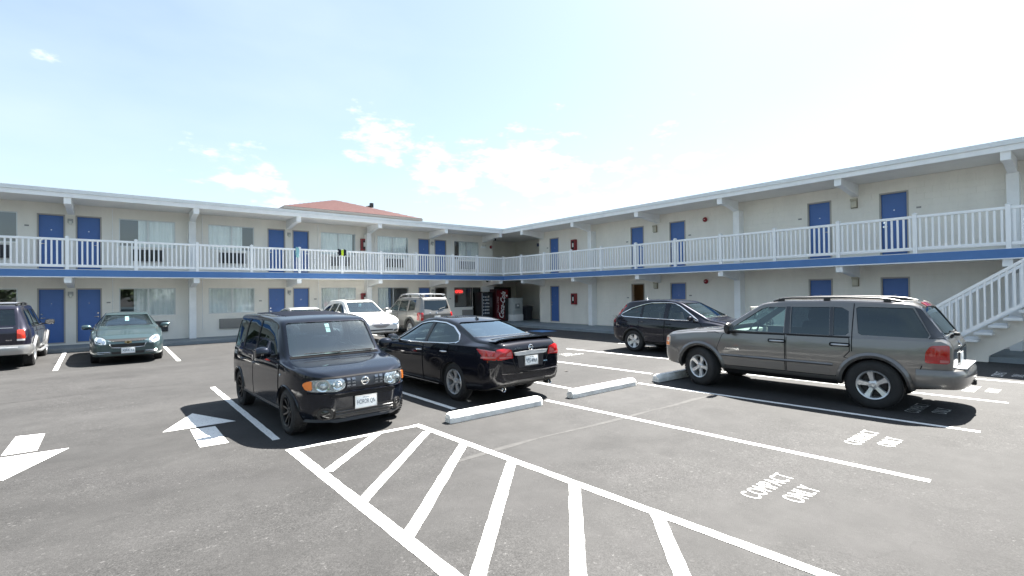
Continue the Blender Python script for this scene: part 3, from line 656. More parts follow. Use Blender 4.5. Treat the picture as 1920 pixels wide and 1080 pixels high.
def bell(side, u, z, label):
    o = Vector(W(side, u, 0, z)); r = thing('alarm_bell', label, 'alarm bell', o, 0, 'red alarm bells'); ax = 0 if side == 'R' else 1
    MB().lathe([(-.003, .05), (-.05, .05), (-.05, .105), (-.075, .10), (-.11, .07), (-.125, .02), (-.126, .0)], 24, axis=ax).build('gong', RED, r)
    MB().lathe([(-.126, .022), (-.14, .018), (-.142, .0)], 12, axis=ax).build('bolt', mat('bolt_pale', (.6, .55, .55), .4), r)
bell('R', -12.12, 5.0, 'small red alarm bell high on the upper right wing wall'); bell('R', -12.12, 2.31, 'red alarm bell on the lower right wing wall above the dark crossover')
bell('L', .40, 4.85, 'red alarm bell at the corner end of the upper left wing')
# security camera and speaker boxes near the corner
t_ = thing('emergency_light', 'white emergency light box with two lamps by the upper corner', 'emergency light', (-.2, DL, 4.75))
MB().box(-.17, .17, -.09, -.002, 0, .12, .01).build('case', TRIM, t_)
for sx in (-.12, .12): MB().lathe([(-.17, .05), (-.12, .055), (-.09, .03)], 14, axis=1, cen=(sx, 0, .16)).build('lamp', FRO, t_)
t_ = thing('security_camera', 'black dome security camera under the balcony above the snack machine', 'camera', (-.35, 1.2, 2.70))
MB().lathe([(0, .09), (-.04, .09), (-.09, .07), (-.12, .02)], 16, axis=2).build('dome', BLACK, t_)
t_ = thing('security_camera', 'black camera hanging from the roof beam near the corner', 'camera', (-.14, .6, ZS - .245))
MB().lathe([(0, .05), (-.05, .05), (-.10, .06), (-.14, .02)], 16, axis=2).build('dome', BLACK, t_)
t_ = thing('white_sign_box', 'plain white sign box above the office doorway by the snack machine', 'sign box', (.03, DL - .12, 2.0))
MB().box(-.46, .46, -.10, .10, 0, .36, .01).build('case', TRIM, t_)

# ---- neon OPEN sign inside the office window
t_ = thing('open_sign', 'glowing red OPEN sign hanging inside the dark office window', 'neon sign', (-1.95, DL + .12, 2.02))
me = fit_mesh(text_mesh('OPEN', 1, ext=.01), .50, .17, Matrix.Rotation(pi / 2, 4, 'X')); me.materials.append(mat('neon_red', (.8, .05, .04), .4, emit=(1, .04, .03), estr=.55)); link('letters', me, t_)
MB().tube([(.31 * cos(a), 0, .145 * sin(a)) for a in [i * pi / 16 for i in range(33)]], .008, 6).build('tube', mat('neon_blue', (.5, .06, .06), .4, emit=(.9, .06, .05), estr=.12), t_)
MB().box(-.34, .34, .02, .035, -.17, .17).build('back_panel', BLACK, t_)
# ---- lit ceiling fixture inside the open doorway
t_ = thing('ceiling_light', 'warm lit three-globe light fixture inside the open doorway on the right wing', 'lamp', (3.4, -8.6, 2.35))
for i in (-1, 0, 1): MB().lathe([(-.07, .0), (-.05, .05), (0, .07), (.05, .05), (.07, 0)], 12, axis=2, cen=(0, i * .21, -.12)).build('globe', mat('lit_globe', (.9, .75, .5), .4, emit=(1, .62, .26), estr=3), t_)
MB().box(-.04, .04, -.32, .32, -.02, .06, .01).build('fixture_bar', BRZ, t_)
mb = MB(); mb.box(3.9, 3.95, -8.75, -8.1, .13, 2.2); mb.build('mirror_panel', mat('room_brown', (.18, .07, .04), .5), motel)
t_ = thing('standing_curtain', 'pale curtain panel just inside the open doorway on the right wing', 'curtain', (2.2, -8.75, .13))
curtv = MB(); n = 20
curtv.add([(.03 * sin(i * 1.1), -.11 + .22 * i / n, z) for i in range(n + 1) for z in (.02, 2.1)], [(2 * i, 2 * i + 2, 2 * i + 3, 2 * i + 1) for i in range(n)], True); curtv.build('cloth', mat('mauve_cloth', (.42, .36, .36), .9), t_)

# ---- machines in the corner
t_ = thing('snack_machine', 'black glass-front snack vending machine at the office corner', 'vending machine', (-.5, 1.05, .13))
MB().box(-.42, .42, -.02, .74, .03, 1.83, .015).build('cabinet', BLACK, t_)
MB().box(-.40, -.375, -.05, -.02, .06, 1.80).build('chrome_edge', ALU, t_)
gl = MB().box(-.36, .16, -.035, -.021, .42, 1.72).build('glass_front', mat('snack_glass', (.02, .025, .035), .05), t_)
rnd = random.Random(3)
for r_ in range(6):
    for c_ in range(4):
        cx = -.29 + c_ * .13; z = .50 + r_ * .2
        MB().box(cx - .04, cx + .04, -.050, -.036, z, z + rnd.uniform(.07, .12), .006).build('snack_packet', mat('packet_%d' % rnd.randrange(4), [(.5, .5, .48), (.35, .33, .3), (.42, .45, .5), (.3, .34, .38)][rnd.randrange(4)], .4), gl)
MB().box(.2, .38, -.035, -.021, .9, 1.5).build('coin_panel', DKGREY, t_)
MB().box(-.3, .3, -.04, -.021, .14, .32).build('delivery_flap', DKGREY, t_)
t_ = thing('cola_machine', 'red cola vending machine with white script lettering down its front', 'vending machine', (.62, .98, .13))
MB().box(-.48, .48, -.02, .80, .03, 2.02, .02).build('cabinet', mat('cola_dark', (.045, .006, .01), .35), t_)
MB().box(-.44, .20, -.04, -.021, .12, 1.95, .01).build('front_panel', mat('cola_red', (.11, .005, .009), .25, var=.4, vscale=5), t_)
MB().box(.22, .46, -.045, -.021, 1.45, 1.97, .01).build('header_panel', mat('cola_bright', (.22, .008, .012), .3), t_)
MB().box(.22, .46, -.035, -.021, .12, 1.43, .01).build('button_panel', BLACK, t_)
M = Matrix.Translation((-.02, -.047, 1.05)) @ Matrix.Rotation(pi / 2, 4, 'X') @ Matrix.Rotation(radians(83), 4, 'Z')
me = fit_mesh(text_mesh('Coca-Cola', 1, ext=.004, shear=.45, bold=.012), 1.66, .36, M); me.materials.append(mat('script_white', (.85, .83, .82), .4)); link('script_lettering', me, t_)
M = Matrix.Translation((-.36, -.047, 1.05)) @ Matrix.Rotation(pi / 2, 4, 'X') @ Matrix.Rotation(radians(90), 4, 'Z')
me = fit_mesh(text_mesh('Coca-Cola', 1, ext=.004, shear=.45), 1.0, .10, M); me.materials.append(mat('script_dim', (.45, .35, .34), .4)); link('small_lettering', me, t_)
MB().lathe([(-.05, .07), (-.056, .06), (-.057, 0)], 18, axis=1, cen=(.34, 0, 1.6)).build('round_badge', mat('script_white', (.85, .83, .82), .4), t_)
t_ = thing('ice_machine', 'pale grey ice machine standing on a white base beside the cola machine', 'ice machine', (1.55, .55, .13))
MB().box(-.40, .40, 0, .75, .40, 1.45, .02).build('cabinet', mat('ice_grey', (.50, .53, .53), .4), t_)
MB().box(-.42, .42, -.02, .77, .0, .398, .012).build('base', TRIM, t_)
MB().box(-.22, .12, -.03, .001, .78, 1.1, .01).build('chute_panel', mat('ice_dark', (.22, .24, .25), .4), t_)
MB().box(-.1, .04, -.045, -.029, .92, 1.02).build('chute', TRIM, t_)
MB().box(-.28, .30, -.05, .001, .66, .70, .008).build('shelf', ALU, t_)
t_ = thing('dark_notice_board', 'dark notice board on the recess wall behind the ice machine', 'notice board', (2.6, 3.6, 1.35))
MB().box(-.8, .8, -.06, -.002, 0, .95, .01).build('board', mat('board_dark', (.02, .02, .024), .5), t_); MB().box(-.76, .76, -.066, -.061, .04, .91).build('face', mat('board_face', (.03, .03, .036), .3), t_)
t_ = thing('trash_bin', 'dark grey wheeled trash bin beside the ice machine', 'trash bin', (2.38, .62, .13))
mb = MB(); b0, b1 = .2, .26
mb.add([(-b0, -b0, 0.02), (b0, -b0, .02), (b0, b0, .02), (-b0, b0, .02), (-b1, -b1, .86), (b1, -b1, .86), (b1, b1, .86), (-b1, b1, .86)], [(0, 3, 2, 1), (0, 1, 5, 4), (1, 2, 6, 5), (2, 3, 7, 6), (3, 0, 4, 7), (4, 5, 6, 7)]); mb.build('bucket', mat('bin_grey', (.035, .037, .045), .5), t_)
MB().box(-.29, .29, -.30, .28, .865, .93, .02).build('lid', mat('bin_lid', (.05, .052, .06), .5), t_)
for sx in (-.2, .2): MB().lathe([(-.03, .0), (-.03, .06), (.03, .06), (.03, 0)], 14, axis=0, cen=(sx, .24, .06)).build('wheel', BLACK, t_)
t_ = thing('service_panel', 'dark blue service duct high on the wall of the upper corner recess', 'duct', (3.2, -1.0, 4.75))
MB().box(-1.2, .5, -.2, .2, 0, .2, .02).build('duct', mat('duct_blue', (.03, .04, .10), .5), t_)

# ---- potted plant on the walkway behind the dark crossover
t_ = thing('potted_plant', 'small spiky potted plant on the walkway behind the dark crossover', 'plant', (.45, -8.35, .13))
MB().lathe([(0, .0), (0, .13), (.03, .14), (.30, .20), (.33, .21), (.33, .18), (.28, .17), (.28, 0)], 20, axis=2).build('pot', mat('terracotta', (.30, .13, .08), .8), t_)
lf = MB(); rnd = random.Random(5)
for i in range(70):
    a = rnd.uniform(0, 2 * pi); e = rnd.uniform(.25, 1.35); L = rnd.uniform(.35, .62); w = rnd.uniform(.012, .022); p = Vector((0, 0, .28)); vs = []
    dr = Vector((cos(a), sin(a), 0)); sd = Vector((-sin(a), cos(a), 0)); ee = e
    for k in range(5):
        ww = w * (1 - (k / 4) ** 2) + .001; vs += [p + sd * ww, p - sd * ww]; p = p + (dr * cos(ee) + Vector((0, 0, sin(ee)))) * L / 4; ee -= .28
    lf.add(vs, [(2 * k, 2 * k + 1, 2 * k + 3, 2 * k + 2) for k in range(4)], True)
lf.build('leaves', mat('plant_leaf', (.05, .10, .03), .5, var=.3, vscale=12), t_, recalc=False)

# ---- cloths hung on the balcony rail
def drape(name, label, cat, u, w, drops, mts, seed):
    rnd = random.Random(seed); r = thing(name, label, cat, (u, .06, 4.06)); n = len(mts)
    for i in range(n):
        mb = MB(); a, b = -w / 2 + w * i / n, -w / 2 + w * (i + 1) / n; m = 6; rows = []
        prof = [(-.065, -drops), (-.07, -drops * .6), (-.068, -.12), (-.062, -.02), (-.03, .025), (.02, .03), (.06, -.01), (.07, -.12), (.072, -drops * .7)]
        for k in range(m + 1):
            x = a + (b - a) * k / m
            for y, z in prof: mb.v.append((x + .01 * sin(z * 30 + i), y * (1.05 + .18 * sin(k * 1.7 + i * 2)) , z + .02 * sin(k + i * 3 + z * 10)))
        q = len(prof)
        mb.f = [(k * q + j, k * q + j + 1, (k + 1) * q + j + 1, (k + 1) * q + j) for k in range(m) for j in range(q - 1)]; mb.smooth = [True] * len(mb.f)
        o = mb.build('panel', mts[i], r, recalc=False); md = o.modifiers.new('thickness', 'SOLIDIFY'); md.thickness = .012
    return r
NAVY = mat('navy_fabric', (.012, .015, .03), .9); HIVIS = mat('hi_vis_yellow', (.62, .80, .05), .8)
drape('safety_jacket', 'dark jacket with a bright yellow stripe hung over the left railing', 'jacket', -9.79, .36, .26, [NAVY, HIVIS, NAVY], 1)
drape('teal_towel', 'pale teal towel hung over the left railing by the second door pair', 'towel', -11.83, .13, .42, [mat('teal_cloth', (.30, .58, .62), .9)], 2)
t_ = thing('leaf_litter', 'single dark dead leaf lying on the asphalt near the black sedan', 'leaf', (-9.75, -14.95, .006))
MB().add([(-.06, 0, 0), (-.02, .03, .012), (.03, .025, .018), (.07, 0, .006), (.03, -.03, .012), (-.02, -.03, .016), (0, 0, .004)], [(0, 1, 6), (1, 2, 6), (2, 3, 6), (3, 4, 6), (4, 5, 6), (5, 0, 6)]).build('blade', mat('dead_leaf', (.03, .025, .02), .8), t_)

# ================================================================== CARS
def table(tab, ys, blur):
    tab = sorted(tab); out = []
    def lin(y):
        if y <= tab[0][0]: return tab[0][1]
        for (a, va), (b, vb) in zip(tab, tab[1:]):
            if y <= b: return va + (vb - va) * (y - a) / (b - a)
        return tab[-1][1]
    if blur <= 0: return [lin(y) for y in ys]
    ks = [(-1.6, .12), (-.8, .24), (0, .28), (.8, .24), (1.6, .12)]
    return [sum(w * lin(y + k * blur) for k, w in ks) for y in ys]
INTR = mat('car_interior', (.040, .044, .048), .8); INTL = mat('car_interior_light', (.40, .38, .34), .8); UNDER = mat('underbody', (.012, .012, .012), .8)
GCL = glassmat('car_glass_clear', (.76, .92, .88), .16, refl=.07); GWS = glassmat('windshield_glass', (.66, .86, .84), .2, refl=.13); GTN = glassmat('car_glass_tinted', (.30, .33, .36), .45); GDK = glassmat('car_glass_dark', (.10, .11, .13), .3)
HLAMP = mat('headlamp_lens', (.46, .50, .52), .08, metal=.55, coat=1, var=.35, vscale=25); HREF = mat('headlamp_reflector', (.85, .87, .88), .05, metal=1)
AMBER = mat('amber_lens', (.75, .20, .03), .15, coat=1); TAIL = mat('tail_lens', (.36, .006, .008), .12, coat=1); TAILP = mat('tail_lens_pale', (.42, .12, .12), .1, coat=1)
PLATE = mat('plate_white', (.74, .78, .80), .45); PLTXT = mat('plate_ink', (.03, .06, .10), .5)
BLKGL = mat('gloss_black', (.006, .006, .007), .08, coat=1)
SEAMD = mat('panel_gap', (.004, .004, .005), .9)
class Car:
    def __init__(s, name, label, x, y, heading, sp, body_mat, group=None):
        s.root = thing(name, label, sp.get('cat', 'car'), (x, y, 0), heading, group); s.sp = sp; s.pm = body_mat
        bl = sp.get('blur', .05); yr, yf = sp['yr'], sp['yf']; er = sp.get('er', .10)
        n = 74
        inner = [yr + er + (yf - yr - 2 * er) * i / n for i in range(n + 1)]
        # end rounding: (y, inset)
        endr = [(yr + er * (1 - cos(pi / 2 * k / 5)), er * (1 - sin(pi / 2 * k / 5))) for k in range(5)]
        endf = [(yf - (y - yr), ins) for y, ins in endr[::-1]]
        stations = endr + [(y, 0) for y in inner] + endf
        s.ys = [y for y, _ in stations]; T = {k: table(sp[k], s.ys, bl) for k in ('top', 'belt', 'wid', 'topw')}
        T['bot'] = table(sp['bot'], s.ys, bl)
        rings = []
        for i, (y, ins) in enumerate(stations):
            rings.append([(x_, y + sp.get('lean', lambda y, z: 0)(y, z_), z_) for x_, z_ in s.section(T['top'][i], T['belt'][i], T['wid'][i], T['topw'][i], T['bot'][i], ins)])
        s.outer = s.loft(rings)
        s.bvh = BVHTree.FromPolygons([Vector(v) for v in s.outer_data[0]], s.outer_data[2])
        body = bpy.data.objects.new('tmp_body', s.outer); C.objects.link(body)
        # cutters
        cuts = []
        cy0, cy1 = sp['cab']; m = 26; cys = [cy0 + (cy1 - cy0) * i / m for i in range(m + 1)]
        Ti = {k: table(sp[k], cys, bl) for k in ('top', 'belt', 'wid', 'topw', 'bot')}
        cr = [[(x_, y + sp.get('lean', lambda y, z: 0)(y, z_), z_) for x_, z_ in s.section(Ti['top'][i], Ti['belt'][i], Ti['wid'][i], Ti['topw'][i], sp.get('floor', .42), .0, .065)] for i, y in enumerate(cys)]
        cuts.append(s.loft(cr))
        mb = MB()
        for poly in sp['side_win']: mb.prism(poly, -1.6, 1.6, 0)
        cuts.append(s.fin(mb))
        mb = MB(); mb.prism(sp['ws'], sp['wsy'], 4, 1); mb.prism(sp['rw'], -4, sp['rwy'], 1); cuts.append(s.fin(mb))
        mb = MB()
        for yc, R, zc in sp['arch']:
            for sx in (-1, 1): mb.lathe([(sx * .46, .0), (sx * .46, R), (sx * 1.4, R), (sx * 1.4, 0)], 40, axis=0, cen=(0, yc, zc))
        cuts.append(s.fin(mb, True))
        tmp = []
        for cme in cuts:
            co_ = bpy.data.objects.new('tmp_cut', cme); C.objects.link(co_); tmp.append(co_)
            md = body.modifiers.new('b', 'BOOLEAN'); md.operation = 'DIFFERENCE'; md.solver = 'EXACT'; md.object = co_
        dg = bpy.context.evaluated_depsgraph_get(); me = bpy.data.meshes.new_from_object(body.evaluated_get(dg))
        for o in tmp + [body]: bpy.data.objects.remove(o)
        me.materials.clear()
        for q in (body_mat, sp.get('int', INTR), UNDER): me.materials.append(q)
        for p in me.polygons:
            c = p.center; loc, nn, ii, dist = s.bvh.find_nearest(c)
            p.use_smooth = True
            if dist > .012: p.material_index = 1 if c.z > .5 and cy0 - .1 < c.y < cy1 + .1 and not any(math.hypot(c.y - yc, c.z - zc) < R + .01 for yc, R, zc in sp['arch']) else 2
            elif p.normal.z < -.6 and c.z < .5: p.material_index = 2
            else: p.material_index = 0
        me.set_sharp_from_angle(angle=radians(32))
        s.body = link('body', me, s.root)
        md = s.body.modifiers.new('wn', 'WEIGHTED_NORMAL'); md.keep_sharp = True
        # glass
        gm = sp.get('glass', [GTN] * len(sp['side_win']))
        for poly, gmt in zip(sp['side_win'], gm):
            for v in ('L', 'R'): s.patch('side_window', v, s.grow(poly, .012), gmt, off=-.012, res=.09)
        s.patch('windshield', 'F', s.grow(sp['ws'], .012), sp.get('wsg', GWS), off=-.012, res=.09)
        s.patch('rear_window', 'B', s.grow(sp['rw'], .012), sp.get('rwg', GTN), off=-.012, res=.09)
        s.wheels(); s.cabin()
    def fin(s, mb, weld=False):
        me = bpy.data.meshes.new('cut'); me.from_pydata(mb.v, [], mb.f)
        bm = bmesh.new(); bm.from_mesh(me)
        if weld: bmesh.ops.remove_doubles(bm, verts=bm.verts[:], dist=1e-5)
        bmesh.ops.recalc_face_normals(bm, faces=bm.faces[:]); bm.to_mesh(me); bm.free(); return me
    def section(s, t, be, w, tw, b, ins=0, sh=0):
        w = w - ins - sh; t = t - ins - sh * .85; b = b + ins; tw = min(tw - ins - sh, w - .01); be = min(be, t - .03)
        be = max(be, b + .16); t = max(t, be + .03); bw = w * s.sp.get('beltf', .965); tw = min(tw, bw - .015)
        sil = s.sp.get('sill', .02); k_ = min(.10, (be - b) * .3)
        P = [(0, b), (w * .5, b), (w - .16, b), (w - sil - .045, b + k_ * .25), (w - sil, b + k_)]
        n = 7
        for i in range(1, n + 1):
            q = i / n; z = b + k_ + (be - b - k_) * q
            x = w - sil * (1 - q / .55) ** 2 if q < .55 else w - (w - bw) * ((q - .55) / .45) ** 2
            P.append((x, z))
        rr = min(.085, (t - be) * .55); g0 = (bw - .014, be + min(.014, (t - be) * .2)); g1 = (tw, t - rr); bulge = s.sp.get('bulge', .012)
        P.append(g0)
        for i in range(1, 7):
            q = i / 6; P.append((g0[0] + (g1[0] - g0[0]) * q + bulge * 4 * q * (1 - q) * (1 if t - be > .2 else 0), g0[1] + (g1[1] - g0[1]) * q))
        P += [(tw - .012, t - rr * .62), (tw - .035, t - rr * .36), (tw - .075, t - rr * .2)]
        for i in range(1, 6):
            x = (tw - .075) * (1 - i / 5); P.append((x, t - rr * .2 * (x / (tw - .075)) ** 2))
        return P
    def loft(s, rings):
        n = len(rings[0]); V = []; F = []
        for r in rings:
            V += r; V += [(-x, y, z) for x, y, z in r[1:-1]][::-1]
        m = 2 * n - 2
        for i in range(len(rings) - 1):
            for k in range(m): F.append((i * m + k, i * m + (k + 1) % m, (i + 1) * m + (k + 1) % m, (i + 1) * m + k))
        for base in (0, (len(rings) - 1) * m):   # caps as strips left-right
            for k in range(n - 1):
                a, b = base + k, base + k + 1; c = base + (m - k) % m; d = base + (m - k - 1) % m
                f = [a, b, d, c]; f = [v for j, v in enumerate(f) if v not in f[:j]]
                if len(f) > 2: F.append(tuple(f))
        me = bpy.data.meshes.new('loft'); me.from_pydata(V, [], F)
        bm = bmesh.new(); bm.from_mesh(me); bmesh.ops.recalc_face_normals(bm, faces=bm.faces[:]); bm.to_mesh(me); bm.free()
        s.outer_data = ([tuple(v.co) for v in me.vertices], [], [tuple(p.vertices) for p in me.polygons])
        return me
    def hit(s, v, a, b):
        if v == 'L': o, d = Vector((-4, a, b)), Vector((1, 0, 0))
        elif v == 'R': o, d = Vector((4, a, b)), Vector((-1, 0, 0))
        elif v == 'F': o, d = Vector((a, 6, b)), Vector((0, -1, 0))
        elif v == 'B': o, d = Vector((a, -6, b)), Vector((0, 1, 0))
        else: o, d = Vector((a, b, 6)), Vector((0, 0, -1))
        p, n, i, _ = s.bvh.ray_cast(o, d)
        if p is None:
            g = {'L': Vector((-.8, a, b)), 'R': Vector((.8, a, b)), 'F': Vector((a, s.sp['yf'], b)), 'B': Vector((a, s.sp['yr'], b)), 'T': Vector((a, b, 1.5))}[v]
            p, n, i, _ = s.bvh.find_nearest(g)
        if n.dot(d) > 0: n = -n
        return p, n
    def grow(s, poly, e):
        cx = sum(p[0] for p in poly) / len(poly); cy = sum(p[1] for p in poly) / len(poly); out = []
        n = len(poly); ar = sum(poly[i][0] * poly[(i + 1) % n][1] - poly[(i + 1) % n][0] * poly[i][1] for i in range(n)); sg = 1 if ar > 0 else -1
        for i in range(n):
            p0, p, p1 = Vector(poly[i - 1]), Vector(poly[i]), Vector(poly[(i + 1) % n])
            d0, d1 = (p - p0).normalized(), (p1 - p).normalized(); n0, n1 = Vector((d0.y, -d0.x)), Vector((d1.y, -d1.x)); nn = (n0 + n1)
            nn = nn / max(.35, nn.length_squared / 2); out.append(tuple(p + nn * e * sg))
        return out
    def round_poly(s, poly, r, k=4):
        out = []; n = len(poly)
        for i in range(n):
            p0, p, p1 = Vector(poly[i - 1]), Vector(poly[i]), Vector(poly[(i + 1) % n]); a = (p0 - p); b = (p1 - p)
            q = min(r, a.length * .45, b.length * .45); A = p + a.normalized() * q; B = p + b.normalized() * q
            for j in range(k + 1):
                t = j / k; out.append(tuple(A * (1 - t) ** 2 + p * 2 * t * (1 - t) + B * t * t))
        return out
    def patch(s, name, v, poly, mt, off=.004, res=.06, thick=0, parent=None, smooth_normal=True, push=None):
        P = []
        n = len(poly)
        for i in range(n):
            a, b = Vector(poly[i]), Vector(poly[(i + 1) % n]); k = max(1, int((b - a).length / res)); P += [a + (b - a) * j / k for j in range(k)]
        nb = len(P); xs = [p.x for p in P]; zs = [p.y for p in P]
        def inside(x, z):
            c = False
            for i in range(nb):
                a, b = P[i], P[(i + 1) % nb]
                if (a.y > z) != (b.y > z) and x < (b.x - a.x) * (z - a.y) / (b.y - a.y) + a.x: c = not c
            return c
        Q = list(P); x = min(xs) + res * .5
        while x < max(xs):
            z = min(zs) + res * .5
            while z < max(zs):
                if inside(x, z) and min((p.x - x) ** 2 + (p.y - z) ** 2 for p in P) > (res * .45) ** 2: Q.append(Vector((x, z)))
                z += res
            x += res
        r = delaunay_2d_cdt([Vector((p.x, p.y)) for p in Q], [(i, (i + 1) % nb) for i in range(nb)], [], 1, 1e-6)
        V = []; N = []
        for p in r[0]:
            h, nn = s.hit(v, p.x, p.y); o = off if push is None else off + push(p.x, p.y); V.append(h + nn * o); N.append(nn)
        F = []
        for f in r[2]:
            fn = (V[f[1]] - V[f[0]]).cross(V[f[2]] - V[f[0]]); F.append(tuple(f) if fn.dot(N[f[0]]) > 0 else tuple(f)[::-1])
        mb = MB(); mb.add(V, F, True)
        if thick:
            m = len(V); mb.add([a - b * thick for a, b in zip(V, N)], [])
            cnt = {}
            for f in F:
                for i in range(len(f)): e = (f[i], f[(i + 1) % len(f)]); cnt[e] = 1
            for (a, b) in list(cnt):
                if (b, a) not in cnt: mb.f.append((a, b, b + m, a + m)); mb.smooth.append(False)
        return mb.build(name, mt, parent or s.root, recalc=False)
    def both(s, name, poly, mt, **k): return [s.patch(name, v, poly, mt, **k) for v in ('L', 'R')]
    def ribbon(s, name, v, pts, w, mt, off=.003, parent=None, closed=False, thick=0, res=.05):
        P = []; pts = [Vector(p) for p in pts]; seq = list(zip(pts, pts[1:] + ([pts[0]] if closed else [])))
        for a, b in seq:
            k = max(1, int((b - a).length / res)); P += [a + (b - a) * j / k for j in range(k)]
        if not closed: P.append(pts[-1])
        n = len(P); V = []; F = []
        for i, p in enumerate(P):
            d = (P[(i + 1) % n] if closed or i < n - 1 else p) - (P[i - 1] if closed or i else p); d.normalize(); q = Vector((-d.y, d.x)) * w / 2
            for e in (p + q, p - q):
                h, nn = s.hit(v, e.x, e.y); V.append(h + nn * off)
            if thick:
                h, nn = s.hit(v, p.x, p.y); V.append(h + nn * (off + thick))
        c = 3 if thick else 2; rng = range(n if closed else n - 1)
        for i in rng:
            j = (i + 1) % n
            if thick: F += [(c * i, c * i + 2, c * j + 2, c * j), (c * i + 2, c * i + 1, c * j + 1, c * j + 2)]
            else: F.append((c * i, c * i + 1, c * j + 1, c * j))
        return MB().add(V, F, True).build(name, mt, parent or s.root)
    def bothr(s, name, pts, w, mt, **k): return [s.ribbon(name, v, pts, w, mt, **k) for v in ('L', 'R')]
    def door(s, poly, handle, hm=None, hl=.2, gap=.015):
        for v in ('L', 'R'):
            s.ribbon('panel_gap', v, poly, gap, SEAMD, off=.0035, closed=True)
            d = s.patch('door', v, s.grow(poly, -.006), s.pm, off=.0065, res=.07, thick=.006)
            if handle:
                y, z = handle; h, nn = s.hit(v, y, z); sx = -1 if v == 'L' else 1; x = abs(h.x)
                mb = MB(); mb.tube([(sx * (x + .004), y - hl / 2, z), (sx * (x + .032), y - hl / 2 + .035, z), (sx * (x + .036), y, z), (sx * (x + .032), y + hl / 2 - .035, z), (sx * (x + .004), y + hl / 2, z)], [.010, .016, .017, .016, .010], 8)
                mb.build('handle', hm or s.pm, d)
    def wheels(s):
        sp = s.sp; R = sp['tyre_r']; rr = sp['rim_r']; w = sp.get('tyre_w', .215); tx = sp['track']
        prof = [(-w / 2 + .012, rr + .004), (-w / 2, rr + .03), (-w / 2 - .004, (R + rr) / 2), (-w / 2 + .006, R - .03), (-w / 2 + .03, R - .006), (-w * .25, R), (w * .25, R), (w / 2 - .03, R - .006), (w / 2 - .006, R - .03), (w / 2 + .004, (R + rr) / 2), (w / 2, rr + .03), (w / 2 - .012, rr + .004)]
        tb = MB().lathe(prof, 40, axis=0)
        for k in range(48):                          # tread blocks
            a = 2 * pi * k / 48
            for x0, x1 in ((-w * .42, -w * .08), (w * .08, w * .42)):
                da = .048; vs = []
                for rr_ in (R - .004, R + .005):
                    for aa, xx in ((a - da, x0), (a + da, x0), (a + da, x1), (a - da, x1)): vs.append((xx, rr_ * cos(aa + xx), rr_ * sin(aa + xx)))
                tb.add(vs, [(4, 5, 6, 7), (0, 1, 5, 4), (1, 2, 6, 5), (2, 3, 7, 6), (3, 0, 4, 7)])
        tme = tb.mesh('tyre', RUBBER)
        rim = MB(); o = w / 2
        rim.lathe([(o - .010, rr + .006), (o + .002, rr), (o - .008, rr - .018), (o - .05, rr - .028), (-o + .02, rr - .03), (-o + .01, rr + .004)], 40, axis=0)
        rim.lathe([(o - .035, .0), (o - .035, .055), (o - .05, .075), (o - .09, .08)], 20, axis=0)
        ns, sw0, sw1, tw = sp.get('spokes', (5, .045, .06, 0))
        for k in range(ns):
            a0 = 2 * pi * k / ns + .31
            for sg in ((-1, 1) if tw else (0,)):
                vs = []
                for r_, hw_, xo in ((.05, sw0, o - .038), (rr * .62, (sw0 + sw1) / 2 * .92, o - .028), (rr - .014, sw1, o - .012)):
                    a = a0 + sg * tw * (r_ / rr)
                    for dx in (0, -.035):
                        for e in (-1, 1):
                            ca, sa = cos(a), sin(a); ee = e * hw_ * (1 if dx else .72); vs.append((xo + dx, r_ * ca - ee * sa, r_ * sa + ee * ca))
                rim.add(vs, [(b + 0, b + 1, b + 5, b + 4) for b in (0, 4)] + [(b + 1, b + 3, b + 7, b + 5) for b in (0, 4)] + [(b + 2, b + 0, b + 4, b + 6) for b in (0, 4)])
        rim.lathe([(o - .03, 0), (o - .028, .03), (o - .034, .034)], 16, axis=0)
        rme = rim.mesh('rim', sp.get('rim_m', SILV)); bm = bmesh.new(); bm.from_mesh(rme); bmesh.ops.recalc_face_normals(bm, faces=bm.faces[:]); bm.to_mesh(rme); bm.free()
        hub = MB().lathe([(-o + .02, 0), (-o + .02, rr - .035), (-.02, rr - .035), (-.02, 0)], 28, axis=0).lathe([(.0, 0), (.0, rr * .72), (.012, rr * .72), (.012, 0)], 28, axis=0)
        hme = hub.mesh('wheel', mat('brake_dark', (.03, .03, .032), .5, metal=.4))
        for (yc, _, zc), st in zip(sp['arch'], (sp.get('steer', 0), 0)):
            for sx in (-1, 1):
                wv = link('wheel', hme, s.root, (sx * (tx - w / 2), yc, R)); wv.rotation_euler = (random.uniform(0, 6), 0, (0 if sx > 0 else pi) + st)
                wv.rotation_mode = 'XYZ'
                link('tyre', tme, wv); link('rim', rme, wv)
    def cabin(s):
        sp = s.sp; it = sp.get('seat', INTR); w = sp['wid'][len(sp['wid']) // 2][1]; fl = sp.get('floor', .42); sy = sp.get('seats', (.05, -.85)); hz = sp.get('seat_h', .62)
        for y in sy:
            for x in (-.36, .36):
                o = MB().box(x - .25, x + .25, y - .25, y + .27, fl, fl + .2, .05); o.build('seat', it, s.root)
                bk = MB(); bk.box(x - .24, x + .24, -.07, .07, 0, hz, .05); bk.box(x - .13, x + .13, -.05, .05, hz + .04, hz + .2, .04)
                R = Matrix.Translation((0, y - .27, fl + .16)) @ Matrix.Rotation(radians(14), 4, 'X'); bk.v = [tuple(R @ Vector(v)) for v in bk.v]; bk.build('seat_back', it, s.root)
        dy = sp['dash']; dz = sp['dashz']
        MB().box(-w + .12, w - .12, dy - .12, dy + .30, dz - .32, dz - .03, .05).build('dashboard', sp.get('dashm', INTR), s.root)
        mb = MB(); cx, cy, cz, rr = -.36, dy - .26, dz - .04, .185
